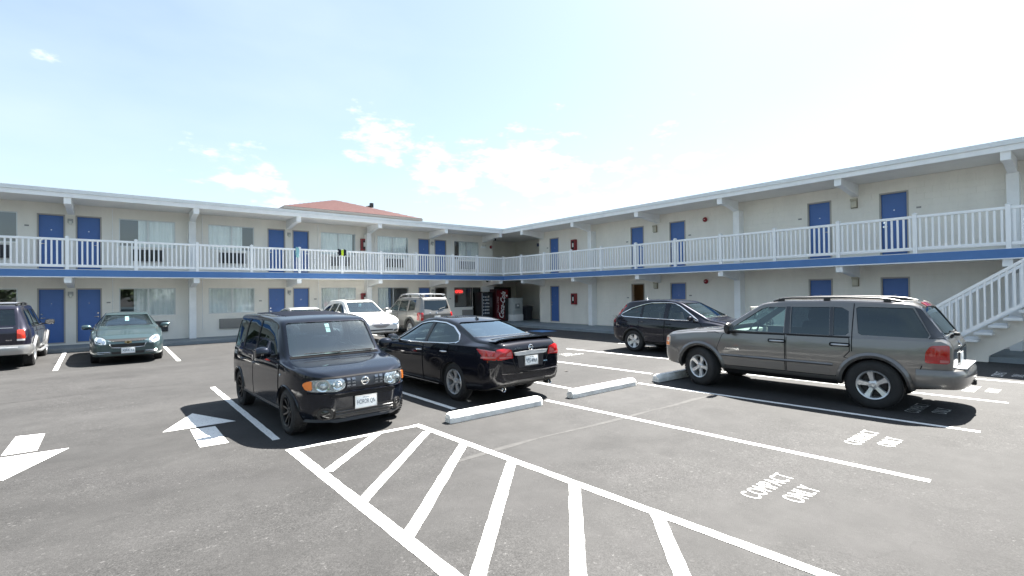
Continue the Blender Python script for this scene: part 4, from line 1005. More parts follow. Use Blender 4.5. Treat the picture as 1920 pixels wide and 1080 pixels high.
        for tilt in (1,):
            pts = []
            for k in range(25):
                a = 2 * pi * k / 24; q = Vector((rr * cos(a), 0, rr * sin(a))); q = Matrix.Rotation(radians(24), 3, 'X') @ q; pts.append(q + Vector((cx, cy, cz)))
            mb.tube(pts, .017, 7, cap=False)
            for a in (0.1, pi - .1, -pi / 2): q = Matrix.Rotation(radians(24), 3, 'X') @ Vector((rr * cos(a), 0, rr * sin(a))); mb.tube([Vector((cx, cy, cz)), q + Vector((cx, cy, cz))], .022, 6)
        mb.tube([(cx, cy, cz), (cx, cy + .25, cz - .08)], .04, 8); mb.build('steering_wheel', BLACK, s.root)
    def mirror(s, y, z, mt, size=(.11, .07, .085), arm=.05):
        for v, sx in (('L', -1), ('R', 1)):
            h, nn = s.hit(v, y, z - .03); x = abs(h.x); a, b, c = size; mb = MB(); mb.lathe([(-1, .0), (-.92, .45), (-.7, .78), (-.3, .97), (.1, 1), (.55, .95), (.9, .75), (1, .0)], 18, axis=0)
            mb.v = [(sx * (x + arm + a + p[0] * a), y + p[1] * b - .02 * 0, z + p[2] * c + .02) for p in mb.v]; m = mb.build('mirror', mt, s.root)
            MB().box(min(sx * (x - .01), sx * (x + arm + .06)), max(sx * (x - .01), sx * (x + arm + .06)), y - .04, y + .03, z - .05, z - .01, .012).build('mirror_arm', BLACK, m)
            g_ = MB().lathe([(-.95, 0), (-.9, .5), (-.6, .75), (0, .85), (.6, .75), (.9, .5), (.95, 0)], 18, axis=0)
            g_.v = [(sx * (x + arm + a + p[0] * a * .86), y - b * .99 + .004 * p[0], z + p[2] * c * .9 + .02) for p in g_.v]; g_.build('mirror_glass', CHROME, m)
    def plate(s, v, z, txt, w=.305, h=.155, x=0, off=.02):
        hh, nn = s.hit(v, x, z); y = hh.y; sg = 1 if v == 'F' else -1; ang = math.atan2(nn.z, abs(nn.y)); hw = .012
        y += sg * off
        M = Matrix.Translation((x, y, z)) @ Matrix.Rotation(0 if v == 'B' else pi, 4, 'Z') @ Matrix.Rotation(pi / 2 - min(.3, max(-.3, ang)), 4, 'X')
        mb = MB().box(-w / 2, w / 2, -h / 2, h / 2, -.004, .004, .003); mb.v = [tuple(M @ Vector(p)) for p in mb.v]; p = mb.build('license_plate', PLATE, s.root)
        fb = MB()
        for a in ((-w / 2 - .008, w / 2 + .008, h / 2 - .004, h / 2 + .008), (-w / 2 - .008, w / 2 + .008, -h / 2 - .008, -h / 2 + .004), (-w / 2 - .008, -w / 2 + .004, -h / 2, h / 2), (w / 2 - .004, w / 2 + .008, -h / 2, h / 2)): fb.box(*a, -.003, .006)
        fb.v = [tuple(M @ Vector(q)) for q in fb.v]; fb.build('plate_frame', ALU, p)
        if txt:
            me = fit_mesh(text_mesh(txt, 1, ext=.001), w * .86, h * .48, M @ Matrix.Translation((0, -.006, .0055))); me.materials.append(PLTXT); link('plate_lettering', me, p)
            me = fit_mesh(text_mesh('VIRGINIA', 1, ext=.001), w * .34, h * .09, M @ Matrix.Translation((0, h * .37, .0055))); me.materials.append(PLTXT); link('plate_state_lettering', me, p)
        return p
    def letter(s, v, x, z, txt, w, h, mt, off=.008, shear=0):
        hh, nn = s.hit(v, x, z); d = {'B': 0, 'F': pi, 'L': -pi / 2, 'R': pi / 2}[v]
        q = (x, hh.y, z) if v in 'BF' else (hh.x, x, z); tilt = math.asin(max(-1, min(1, nn.z)))
        M = Matrix.Translation(Vector(q) + nn * off) @ Matrix.Rotation(d, 4, 'Z') @ Matrix.Rotation(pi / 2 - tilt, 4, 'X')
        me = fit_mesh(text_mesh(txt, 1, ext=.002, bold=.01, shear=shear), w, h, M); me.materials.append(mt); return link('badge_lettering', me, s.root)
    def ring_badge(s, v, x, z, r, bar=True):
        hh, nn = s.hit(v, x, z); M = Matrix.Translation(hh + nn * .008) @ nn.to_track_quat('Z', 'Y').to_matrix().to_4x4()
        mb = MB(); mb.tube([(r * cos(a), r * sin(a), 0) for a in [i * pi / 12 for i in range(25)]], r * .17, 7, cap=False)
        if bar: mb.box(-r * 1.25, r * 1.25, -r * .2, r * .2, -.004, .008, .003)
        mb.v = [tuple(M @ Vector(p)) for p in mb.v]; return mb.build('emblem', CHROME, s.root)
    def disc(s, name, v, x, z, r, mt, off=.006, n=20, dome=.01, parent=None):
        poly = [(x + r * cos(2 * pi * i / n), z + r * sin(2 * pi * i / n)) for i in range(n)]
        return s.patch(name, v, poly, mt, off=off, res=max(.012, r * .45), thick=.01, parent=parent, push=lambda a, b: dome * (1 - ((a - x) ** 2 + (b - z) ** 2) / (r * r)))
    def wipers(s, z, xs, mt=None, v='F', L=.5, dz=.03):
        for x in xs:
            pts = []
            for k in range(7):
                t = k / 6; hh, nn = s.hit(v, x + L * t, z + dz * t); pts.append(hh + nn * .025)
            MB().tube(pts, [.012] * 2 + [.007] * 5, 6).build('wiper', BLACK, s.root)
    def rails(s, x, y0, y1, mt, h=.06, r=.018, feet=None):
        for sx in (-1, 1):
            pts = []; n = 12
            for k in range(n + 1):
                t = k / n; y = y0 + (y1 - y0) * t; hh, nn = s.hit('T', sx * x, y); e = min(1, min(t, 1 - t) * 7) ** .6; pts.append((sx * x, y, hh.z + h * e + .004))
            m = MB().tube(pts, r, 8).build('roof_rail', mt, s.root)
            for y in feet or (): hh, nn = s.hit('T', sx * x, y); MB().box(sx * x - .02, sx * x + .02, y - .05, y + .05, hh.z - .01, hh.z + h, .008).build('rail_foot', BLACK, m)
    def wrap_bumper(s, path, prof, mt, sign=-1):
        pts = [Vector(p) for p in path]; full = [Vector((-p.x, p.y)) for p in pts] + [p for p in pts[::-1] if p.x > 1e-6] if pts[-1].x < 1e-6 else [Vector((-p.x, p.y)) for p in pts] + pts[::-1]
        P = []
        for k in range(len(full) - 1):
            p0, p1, p2, p3 = full[max(k - 1, 0)], full[k], full[k + 1], full[min(k + 2, len(full) - 1)]
            for j in range(5):
                t = j / 5; P.append(.5 * ((2 * p1) + (p2 - p0) * t + (2 * p0 - 5 * p1 + 4 * p2 - p3) * t * t + (3 * p1 - p0 - 3 * p2 + p3) * t ** 3))
        P.append(full[-1]); mb = MB(); q = len(prof)
        for i, p in enumerate(P):
            d = (P[min(i + 1, len(P) - 1)] - P[max(i - 1, 0)]).normalized(); n = Vector((d.y, -d.x)) * (1 if sign < 0 else -1)
            mb.v += [(p.x + n.x * o, p.y + n.y * o, z) for o, z in prof]
        mb.f = [(i * q + j, i * q + j + 1, (i + 1) * q + j + 1, (i + 1) * q + j) for i in range(len(P) - 1) for j in range(q - 1)] + [tuple(range(q)), tuple(range((len(P) - 1) * q, len(P) * q))[::-1]]
        mb.smooth = [True] * len(mb.f); return mb.build('rear_bumper', mt, s.root)
    def flare(s, yc, zc, R, w, mt, a0=0, a1=180, off=.012, th=.02, v=('L', 'R'), name='wheel_arch_trim'):
        pts = [(yc + (R + w * .45) * cos(radians(a)), zc + (R + w * .45) * sin(radians(a))) for a in [a0 + (a1 - a0) * i / 22 for i in range(23)]]
        for q in v: s.ribbon(name, q, pts, w, mt, off=off, thick=th)
def arcpts(yc, zc, R, a0, a1, n=8): return [(yc + R * cos(radians(a0 + (a1 - a0) * i / n)), zc + R * sin(radians(a0 + (a1 - a0) * i / n))) for i in range(n + 1)]

# ------------------------------------------------------------------ dark blue-black boxy wagon, facing the camera
cube_p = paint('midnight_blue_paint', (.0045, .0065, .012), .2, .3)
sp = dict(yr=-1.92, yf=1.99, er=.06, blur=.035, cab=(-1.84, .92), floor=.40,
    top=[(-1.92, 1.52), (-1.80, 1.60), (-.6, 1.63), (.2, 1.605), (.50, 1.565), (.61, 1.53), (.99, 1.005), (1.06, .985), (1.5, .945), (1.85, .875), (1.99, .80)],
    belt=[(-1.92, 1.0), (.9, .975), (1.06, .955), (1.5, .90), (1.85, .82), (1.99, .74)],
    wid=[(-1.92, .76), (-1.75, .825), (-1.4, .845), (1.25, .845), (1.45, .825), (1.62, .775), (1.76, .70), (1.88, .58), (1.99, .42)],
    topw=[(-1.92, .60), (-1.7, .685), (.4, .695), (.61, .695), (.99, .745), (1.5, .75), (1.76, .66), (1.99, .38)],
    bot=[(-1.92, .30), (-1.6, .22), (1.5, .22), (1.99, .21)], beltf=.975,
    side_win=[[(.80, 1.02), (.50, 1.46), (.40, 1.505), (-.30, 1.525), (-.30, 1.02)], [(-.37, 1.02), (-.37, 1.525), (-.98, 1.52), (-1.06, 1.48), (-1.06, 1.03)], [(-1.12, 1.03), (-1.12, 1.50), (-1.70, 1.475), (-1.76, 1.43), (-1.76, 1.04)]],
    glass=[GDK, GDK, GDK], ws=[(-.672, 1.05), (-.625, 1.48), (-.59, 1.503), (.59, 1.503), (.625, 1.48), (.672, 1.05), (.62, 1.025), (-.62, 1.025)], wsy=.30, rw=[(-.55, 1.08), (-.55, 1.48), (.55, 1.48), (.55, 1.08)], rwy=-1.5, rwg=GDK,
    arch=[(1.265, .345, .315), (-1.265, .345, .315)], tyre_r=.315, rim_r=.205, tyre_w=.20, track=.825, spokes=(9, .016, .02, .0), rim_m=mat('black_rim', (.02, .02, .021), .35, metal=.6),
    dash=.70, dashz=1.03, seats=(-.1, -.9), seat_h=.62)
k = Car('compact_wagon', 'dark blue-black boxy compact wagon with round fog lamps parked facing the viewer', -15.636, -14.80, pi + .05, sp, cube_p)
k.door([(.98, .33), (.98, .93), (.90, .99), (-.32, 1.0), (-.32, .33)], (-.20, .86)); k.door([(-.345, .33), (-.345, 1.0), (-1.08, 1.0), (-1.08, .78), (-.98, .60), (-.92, .33)], (-.95, .86))
k.bothr('side_moulding', [(1.0, .32), (-.95, .32)], .05, BLACK, off=.006, thick=.012)
for v in ('L', 'R'): k.disc('side_marker', v, 1.06, .80, .018, HLAMP, off=.006)
k.flare(1.265, .315, .345, .03, cube_p, 8, 172, .004, .014); k.flare(-1.265, .315, .345, .03, cube_p, 8, 172, .004, .014)
k.mirror(.70, 1.07, cube_p, (.115, .085, .088))
# nose
HBK = mat('headlamp_bezel', (.40, .45, .48), .22, metal=.8, var=.45, vscale=18)
for sx in (-1, 1):
    P = k.round_poly([(sx * .27, .68), (sx * .30, .795), (sx * .66, .79), (sx * .735, .74), (sx * .70, .65), (sx * .66, .635), (sx * .38, .63)], .05)
    hl = k.patch('headlight', 'F', P, HBK, off=.008, res=.05, thick=.012)
    for cx, r in ((.545, .078), (.385, .058)):
        k.disc('lamp_bowl', 'F', sx * cx, .715, r, HREF, off=.012, dome=-.012, parent=hl); k.disc('bulb', 'F', sx * cx, .715, r * .38, HLAMP, off=.014, dome=.02, parent=hl)
    k.patch('lens', 'F', k.round_poly([(sx * .31, .66), (sx * .32, .785), (sx * .64, .78), (sx * .65, .65), (sx * .40, .64)], .05), glassmat('lens_clear', (.96, .98, 1), .06), off=.03, res=.05, parent=hl)
    k.patch('turn_signal', 'F', k.round_poly([(sx * .655, .655), (sx * .655, .782), (sx * .71, .765), (sx * .735, .73), (sx * .71, .66)], .02), AMBER, off=.022, res=.03, thick=.016, parent=hl)
    k.disc('fog_lamp_ring', 'F', sx * .52, .335, .088, BLACK, off=.012, dome=.006); k.disc('fog_lamp', 'F', sx * .52, .335, .055, BLKGL, off=.022, dome=.014)
    k.patch('fog_bezel', 'F', k.round_poly([(sx * .41, .26), (sx * .41, .41), (sx * .60, .42), (sx * .66, .35), (sx * .62, .26)], .06), BLKGL, off=.006, res=.05, thick=.01)
k.ribbon('hood_gap', 'F', [(-.74, .80), (-.5, .812), (0, .818), (.5, .812), (.74, .80)], .018, SEAMD, off=.004)
gr = k.patch('grille', 'F', [(-.265, .665), (-.265, .80), (.265, .80), (.265, .665)], mat('grille_dark', (.05, .055, .065), .3, metal=.5), off=.008, res=.05, thick=.01)
for sx in (-1, 1):
    for cx in (.235, .165):
        for cz in (.695, .735, .775):
            k.patch('grille_bar', 'F', k.round_poly([(sx * (cx - .025), cz - .011), (sx * (cx - .025), cz + .011), (sx * (cx + .025), cz + .011), (sx * (cx + .025), cz - .011)], .008, 2), mat('grille_bar_metal', (.22, .24, .27), .25, metal=.9), off=.016, res=.04, thick=.01, parent=gr)
k.ring_badge('F', 0, .735, .05)
k.patch('bumper_slot', 'F', k.round_poly([(-.47, .545), (-.47, .585), (.47, .585), (.47, .545)], .02), SEAMD, off=.005, res=.05)
k.ribbon('bumper_lip', 'F', [(-.70, .615), (-.3, .612), (0, .612), (.3, .612), (.70, .615)], .02, cube_p, off=.006, thick=.018)
lg = k.patch('lower_grille', 'F', k.round_poly([(-.42, .285), (-.42, .40), (.42, .40), (.42, .285)], .02), BLACK, off=.006, res=.05, thick=.008)
for z in (.325, .362): k.ribbon('grille_bar', 'F', [(-.41, z), (0, z), (.41, z)], .012, mat('bar_grey', (.09, .09, .095), .4), off=.012, thick=.012, parent=lg)
k.ribbon('chin_spoiler', 'F', [(-.70, .245), (-.4, .243), (0, .243), (.4, .243), (.70, .245)], .045, BLACK, off=.008, thick=.03)
k.plate('F', .455, 'HOROR QN', off=.03)
k.wipers(1.03, (-.58, -.06), L=.54, dz=.008)
k.ribbon('cowl_strip', 'F', [(-.68, 1.012), (0, 1.014), (.68, 1.012)], .03, mat('matt_black', (.01, .01, .011), .95, spec=.05), off=.004)
for i in range(22):                                       # ribbed roof
    y = .18 - i * .075
    if i % 1 == 0: k.ribbon('roof_rib', 'T', [(-.50, y), (0, y), (.50, y)], .035, cube_p, off=.001, thick=.012, res=.25)
for nm, a in (('windshield_sticker', (-.02, .045, 1.42, 1.48)), ('windshield_sticker', (-.02, .045, 1.35, 1.41))): k.patch(nm, 'F', [(a[0], a[2]), (a[0], a[3]), (a[1], a[3]), (a[1], a[2])], mat('sticker', (.5, .55, .58), .5), off=-.016, res=.05)
MB().box(-.10, .10, .66, .80, 1.005, 1.02, .008).build('dashboard_paper', mat('paper', (.75, .74, .66), .7), k.root)
MB().box(-.12, .12, .42, .46, 1.42, 1.48, .015).build('rearview_mirror', BLACK, k.root)

# ------------------------------------------------------------------ black sedan, tail towards the camera
alt_p = paint('black_paint', (.006, .0065, .010), .1, .3)
sp = dict(yr=-2.48, yf=2.37, er=.08, blur=.06, cab=(-1.72, .95), floor=.36,
    top=[(-2.48, 1.0), (-2.40, 1.085), (-2.30, 1.105), (-1.88, 1.125), (-1.10, 1.385), (-.75, 1.445), (-.25, 1.465), (.10, 1.425), (1.02, 1.0), (1.5, .93), (2.05, .80), (2.37, .62)],
    belt=[(-2.48, .93), (-2.2, 1.0), (-1.5, 1.0), (-.5, .955), (.6, .92), (1.1, .89), (2.0, .73), (2.37, .56)],
    wid=[(-2.48, .70), (-2.38, .80), (-2.1, .88), (-1.5, .915), (1.3, .912), (1.9, .87), (2.2, .75), (2.37, .55)],
    topw=[(-2.48, .60), (-2.3, .72), (-1.88, .735), (-1.10, .60), (-.6, .565), (.1, .575), (1.02, .74), (2.0, .70), (2.37, .45)],
    bot=[(-2.48, .36), (-2.2, .26), (-1.5, .19), (1.6, .18), (2.37, .22)], beltf=.955, bulge=.02,
    side_win=[[(.80, .965), (.15, 1.30), (-.10, 1.345), (-.30, 1.36), (-.34, .985)], [(-.42, .99), (-.39, 1.362), (-.75, 1.345), (-1.05, 1.285), (-1.36, 1.155), (-1.47, 1.075), (-1.40, 1.045), (-1.20, 1.02)]],
    glass=[GTN, GTN], ws=[(-.64, 1.04), (-.52, 1.36), (.52, 1.36), (.64, 1.04)], wsy=.0, rw=[(-.665, 1.155), (-.55, 1.355), (-.48, 1.375), (.48, 1.375), (.55, 1.355), (.665, 1.155), (.60, 1.145), (-.60, 1.145)], rwy=-1.0, rwg=glassmat('rear_glass', (.45, .5, .52), .35, refl=.2),
    arch=[(1.388, .365, .335), (-1.388, .365, .335)], tyre_r=.335, rim_r=.222, tyre_w=.215, track=.885, spokes=(5, .02, .028, .2), dash=.80, dashz=.98, seats=(-.1, -.95), seat_h=.56)
a = Car('sedan', 'black four-door sedan with trunk spoiler and chrome trunk bar seen from behind', -12.69, -14.40, .052, sp, alt_p)
a.door([(1.02, .25), (1.05, .72), (.92, .90), (-.36, .955), (-.40, .25)], (-.24, .84), CHROME); a.door([(-.425, .25), (-.385, .955), (-1.28, .985), (-1.22, .80)] + arcpts(-1.388, .335, .42, 80, 30, 4) + [(-.98, .25)], (-1.10, .865), CHROME)
a.bothr('window_chrome', [(-1.47, 1.075), (-1.36, 1.165), (-1.05, 1.298), (-.75, 1.358), (-.30, 1.374), (-.10, 1.358), (.15, 1.312), (.80, .972)], .022, CHROME, off=.006, thick=.006)
a.bothr('window_chrome', [(.80, .955), (-.34, .972), (-1.20, 1.006), (-1.42, 1.035), (-1.485, 1.072)], .022, CHROME, off=.006, thick=.006)
a.bothr('sill_chrome', [(1.0, .265), (-.9, .245)], .014, mat('dull_chrome', (.45, .45, .45), .3, metal=.8), off=.012, thick=.006)
a.mirror(.66, 1.0, alt_p, (.11, .085, .075))
# tail
for sx in (-1, 1):
    v = 'L' if sx < 0 else 'R'
    P = [(-2.445, .885), (-2.40, .945), (-2.25, .965), (-2.03, .975), (-2.17, .87), (-2.22, .80), (-2.42, .80)]
    tl = a.patch('taillight', v, P, TAIL, off=.010, res=.05, thick=.014)
    a.ribbon('lamp_band', v, [(-2.16, .835), (-2.42, .845)], .03, TAILP, off=.016, parent=tl); a.ribbon('lamp_edge', v, [(-2.06, .968), (-2.25, .957), (-2.40, .937)], .016, TAILP, off=.016, parent=tl)
    P = [(sx * .46, .955), (sx * .60, .985), (sx * .72, .965), (sx * .76, .86), (sx * .73, .80), (sx * .42, .815), (sx * .44, .90)]
    tl = a.patch('taillight', 'B', P, TAIL, off=.010, res=.04, thick=.014)
    a.patch('reverse_lamp', 'B', [(sx * .45, .86), (sx * .47, .935), (sx * .57, .90), (sx * .58, .855)], TAILP, off=.016, res=.04, parent=tl)
    a.ribbon('lamp_band', 'B', [(sx * .46, .835), (sx * .70, .838)], .025, TAILP, off=.016, parent=tl)
    MB().lathe([(.14, .040), (0, .045), (-.005, .040), (.0, .034), (.12, .030), (.12, 0)], 18, axis=1, cen=(sx * .56, -2.40, .285)).build('exhaust_tip', CHROME, a.root)
mb = MB(); sec = [(-.02, -.012), (.14, -.004), (.14, .012), (-.02, .028), (-.05, .03), (-.055, .01)]
n = len(sec)
for i in range(17):
    x = -.70 + 1.4 * i / 16; hh, nn = a.hit('T', x * .97, -2.26); e = 1 - (abs(x) / .70) ** 8
    mb.v += [(x, -2.30 + p * (.9 + .1 * e), hh.z + .016 * (.35 + .65 * e) + q * (.5 + .5 * e)) for p, q in sec]
mb.f = [(i * n + j, i * n + (j + 1) % n, (i + 1) * n + (j + 1) % n, (i + 1) * n + j) for i in range(16) for j in range(n)] + [tuple(range(n)), tuple(range(16 * n, 17 * n))[::-1]]; mb.smooth = [True] * len(mb.f); mb.build('trunk_spoiler', alt_p, a.root)
for x in (-.5, .5): hh, nn = a.hit('T', x, -2.26); MB().box(x - .03, x + .03, -2.30, -2.20, hh.z - .01, hh.z + .02, .008).build('spoiler_foot', alt_p, a.root)
a.ribbon('trunk_gap', 'B', [(-.44, .99), (-.42, .80), (-.33, .60), (-.2, .575), (0, .57), (.2, .575), (.33, .60), (.42, .80), (.44, .99)], .016, SEAMD, off=.003)
a.patch('trunk_bar', 'B', [(-.40, .905), (-.37, .855), (-.30, .845), (.30, .845), (.37, .855), (.40, .905), (0, .915)], mat('satin_chrome', (.72, .73, .74), .28, metal=.45), off=.022, res=.05, thick=.03)
a.patch('plate_recess', 'B', [(-.29, .635), (-.32, .835), (.32, .835), (.29, .635)], mat('recess_dark', (.02, .021, .026), .35), off=.004, res=.05)
a.plate('B', .745, 'VSS-4964', off=.022); a.ring_badge('B', 0, .965, .048)
a.letter('B', -.30, .965, 'ALTIMA', .17, .030, CHROME); a.letter('B', .36, .955, 'SV', .05, .022, CHROME); a.letter('B', .36, .70, 'PURE DRIVE', .09, .018, mat('badge_blue', (.35, .55, .7), .3))
a.ribbon('bumper_crease', 'B', [(-.66, .56), (-.3, .55), (.3, .55), (.66, .56)], .02, alt_p, off=.002, thick=.012)
a.patch('bumper_valance', 'B', [(-.42, .34), (-.36, .43), (.36, .43), (.42, .34), (.3, .30), (-.3, .30)], mat('valance', (.03, .03, .032), .4), off=.006, res=.06)
mb = MB().lathe([(0, .0), (.0, .03), (.03, .022), (.055, .004)], 12, axis=2); hh, nn = a.hit('T', 0, -.95); mb.v = [(x, y * 2 + hh.y, z + hh.z - .003) for x, y, z in mb.v]; mb.build('antenna_fin', BLKGL, a.root)
for sx in (-1, 1):
    a.patch('headlight', 'F', [(sx * .40, .58), (sx * .48, .70), (sx * .66, .72), (sx * .62, .60)], HLAMP, off=.008, res=.06, thick=.01)
a.patch('grille', 'F', [(-.3, .42), (-.34, .66), (.34, .66), (.3, .42)], BLACK, off=.006, res=.07)

# ------------------------------------------------------------------ grey-brown SUV on the right
exp_p = paint('warm_grey_paint', (.182, .175, .168), .6, .30)
exp_l = paint('warm_grey_cladding', (.172, .165, .158), .5, .38)
sp = dict(cat='SUV', yr=-2.40, yf=2.30, er=.07, blur=.045, cab=(-2.12, 1.0), floor=.55,
    top=[(-2.40, 1.04), (-2.34, 1.16), (-2.02, 1.665), (-1.88, 1.715), (-1.0, 1.745), (0, 1.735), (.30, 1.69), (1.06, 1.185), (1.2, 1.165), (2.0, 1.09), (2.2, 1.045), (2.30, .97)],
    belt=[(-2.40, 1.02), (-2.3, 1.12), (1.1, 1.095), (1.6, 1.06), (2.2, .975), (2.30, .91)],
    wid=[(-2.40, .80), (-2.25, .875), (-1.9, .905), (1.6, .905), (2.0, .88), (2.2, .83), (2.30, .72)],
    topw=[(-2.40, .70), (-2.02, .655), (-1.8, .685), (.3, .685), (1.06, .79), (2.0, .80), (2.30, .65)],
    bot=[(-2.40, .42), (-1.9, .36), (1.9, .36), (2.30, .40)], beltf=.965, sill=.03,
    side_win=[[(.88, 1.155), (.30, 1.565), (.20, 1.60), (-.12, 1.605), (-.12, 1.145)], [(-.24, 1.145), (-.22, 1.61), (-.82, 1.615), (-.84, 1.145)], [(-.90, 1.145), (-.88, 1.615), (-1.0, 1.61), (-1.10, 1.55), (-1.12, 1.20), (-1.08, 1.155)],
              [(-1.30, 1.17), (-1.25, 1.20), (-1.20, 1.60), (-1.24, 1.625), (-1.93, 1.61), (-2.14, 1.21), (-2.12, 1.165)]],
    glass=[GCL, GDK, GDK, GDK], ws=[(-.70, 1.225), (-.615, 1.63), (.615, 1.63), (.70, 1.225)], wsy=.1, rw=[(-.64, 1.20), (-.575, 1.60), (-.54, 1.625), (.54, 1.625), (.575, 1.60), (.64, 1.20)], rwy=-1.9, rwg=GDK,
    arch=[(1.445, .435, .385), (-1.445, .435, .385)], tyre_r=.385, rim_r=.225, tyre_w=.245, track=.90, spokes=(5, .036, .056, 0), steer=-.28,
    rim_m=mat('bright_alloy', (.62, .63, .64), .3, metal=.7, coat=.4), dash=.86, dashz=1.16, seats=(.0, -.9), seat_h=.66, seat=INTR, dashm=INTL)
e = Car('sport_utility_vehicle', 'large grey-brown four-door SUV with roof rails parked across the right bays', -8.03, -19.41, .051, sp, exp_p)
e.door([(1.03, .47), (1.08, .80), (.98, 1.06), (.90, 1.10), (-.155, 1.11), (-.155, .47)], (-.02, 1.0), SILV, hl=.24); e.door([(-.18, .47), (-.18, 1.11), (-1.13, 1.115), (-1.14, .90), (-1.06, .80)] + arcpts(-1.445, .385, .50, 52, 14, 4) + [(-.93, .47)], (-1.0, 1.0), SILV, hl=.24)
for v in ('L', 'R'):
    for y in (-.02, -1.0): e.patch('handle_recess', v, e.round_poly([(y - .15, .968), (y - .15, 1.032), (y + .15, 1.032), (y + .15, .968)], .03), SEAMD, off=.010, res=.05)
    e.ribbon('body_moulding', v, [(1.0, .665), (-.90, .66)], .045, exp_l, off=.010, thick=.020)
    for y0, y1 in ((.96, -.13), (-.22, -.86)): e.patch('lower_cladding', v, e.round_poly([(y0, .50), (y0, .61), (y1, .605), (y1, .50)], .03), exp_l, off=.012, res=.07, thick=.012)
    e.patch('b_pillar_trim', v, [(-.135, 1.13), (-.135, 1.615), (-.205, 1.615), (-.225, 1.13)], BLKGL, off=.004, res=.1)
    e.patch('quarter_pillar_trim', v, [(-.845, 1.14), (-.825, 1.62), (-.875, 1.62), (-.895, 1.14)], BLKGL, off=.004, res=.1)
    e.patch('rear_pillar_trim', v, [(-2.135, 1.16), (-2.16, 1.20), (-1.95, 1.62), (-2.02, 1.60), (-2.30, 1.17)], BLKGL, off=.008, res=.05, thick=.006)
    e.ribbon('belt_moulding', v, [(.92, 1.128), (-1.14, 1.128)], .022, BLACK, off=.007, thick=.006)
    e.ribbon('quarter_gap', v, [(-1.17, 1.68), (-1.165, 1.2), (-1.17, .90)], .014, SEAMD, off=.003)
    e.ribbon('bumper_gap', v, [(-2.03, .42), (-2.03, .68), (-2.06, .76)], .014, SEAMD, off=.014)
    e.ribbon('fender_gap', v, [(1.05, 1.08), (1.13, 1.10), (1.30, 1.09)], .012, SEAMD, off=.003)
    tl = e.patch('taillight', v, e.round_poly([(-2.09, .80), (-2.10, .96), (-2.16, 1.06), (-2.36, 1.075), (-2.36, .80)], .035), TAIL, off=.010, res=.05, thick=.016)
    e.patch('reverse_lamp', v, [(-2.26, .815), (-2.26, .855), (-2.35, .855), (-2.35, .815)], TAILP, off=.016, res=.05, parent=tl)
    e.ribbon('running_board', v, [(.98, .375), (-.95, .375)], .07, BLACK, off=.02, thick=.035)
    e.patch('front_bumper_side', v, [(1.88, .42), (1.92, .70), (2.02, .74), (2.24, .74), (2.24, .45)], exp_l, off=.010, res=.07, thick=.01)
    mk = e.patch('front_marker', v, e.round_poly([(2.14, .76), (2.12, .95), (2.20, .97), (2.27, .95), (2.27, .76)], .02), mat('marker_clear', (.75, .62, .5), .1, coat=1), off=.010, res=.04, thick=.012)
    e.patch('amber_insert', v, [(2.14, .77), (2.14, .84), (2.25, .84), (2.25, .77)], AMBER, off=.014, res=.04, parent=mk)
    e.patch('red_insert', v, [(2.155, .86), (2.155, .93), (2.23, .93), (2.23, .86)], mat('marker_pink', (.75, .3, .2), .15, coat=1), off=.014, res=.04, parent=mk)
e.flare(1.445, .385, .435, .085, exp_l, -2, 182, .012, .035); e.flare(-1.445, .385, .435, .085, exp_l, -2, 182, .012, .035)
e.letter('L', .78, .80, 'EXPLORER', .27, .030, CHROME, off=.016, shear=.2)
e.mirror(.80, 1.17, BLACK, (.12, .06, .115), .03)
e.rails(.60, -1.80, .12, mat('rail_dark', (.05, .05, .05), .4, metal=.2), h=.045, r=.02, feet=(-.75, -1.6, -.02))
# tail
e.patch('tailgate_glass_frame', 'B', [(-.70, 1.15), (-.62, 1.635), (-.575, 1.635), (-.645, 1.19), (.645, 1.19), (.575, 1.635), (.62, 1.635), (.70, 1.15)], BLKGL, off=.003, res=.06)
e.patch('brake_light', 'T', [(-.22, -2.03), (-.22, -1.96), (.22, -1.96), (.22, -2.03)], TAIL, off=.012, res=.06, thick=.012)
e.ribbon('tailgate_gap', 'B', [(-.66, 1.14), (-.68, .95), (-.66, .72), (0, .71), (.66, .72), (.68, .95), (.66, 1.14)], .014, SEAMD, off=.003)
e.ribbon('tailgate_gap', 'B', [(-.66, .985), (0, .955), (.66, .985)], .016, SEAMD, off=.003)
e.plate('B', .83, '', off=.014); e.ring_badge('B', 0, 1.06, .045, True)
rbm = e.wrap_bumper([(.925, -1.99), (.922, -2.16), (.89, -2.34), (.78, -2.46), (.5, -2.53), (0, -2.55)], [(-.10, .44), (-.02, .43), (.012, .50), (.018, .60), (.012, .66), (-.015, .70), (-.16, .715)], exp_l)
MB().box(-.60, .60, -2.53, -2.40, .708, .730, .006).build('step_pad', mat('step_grey', (.40, .41, .42), .4, metal=.3), rbm)
MB().box(-.05, .05, -2.58, -2.40, .42, .50, .006).build('tow_hitch', BLACK, rbm); MB().box(-.10, .10, -2.545, -2.52, .50, .60, .01).build('tow_socket', BLACK, rbm)
w0, n0 = e.hit('B', .22, 1.23); MB().tube([w0 + n0 * .02, e.hit('B', -.05, 1.215)[0] + n0 * .03, e.hit('B', -.28, 1.235)[0] + n0 * .025], .012, 6).build('rear_wiper', BLACK, e.root)
MB().box(-.03, .05, -2.40, -2.33, 1.165, 1.215, .012).build('wiper_motor_cap', BLACK, e.root)
for x in (-.45, .42): e.ribbon('spoiler_strake', 'T', [(x, -1.90), (x, -2.05)], .05, BLACK, off=.005, thick=.02)
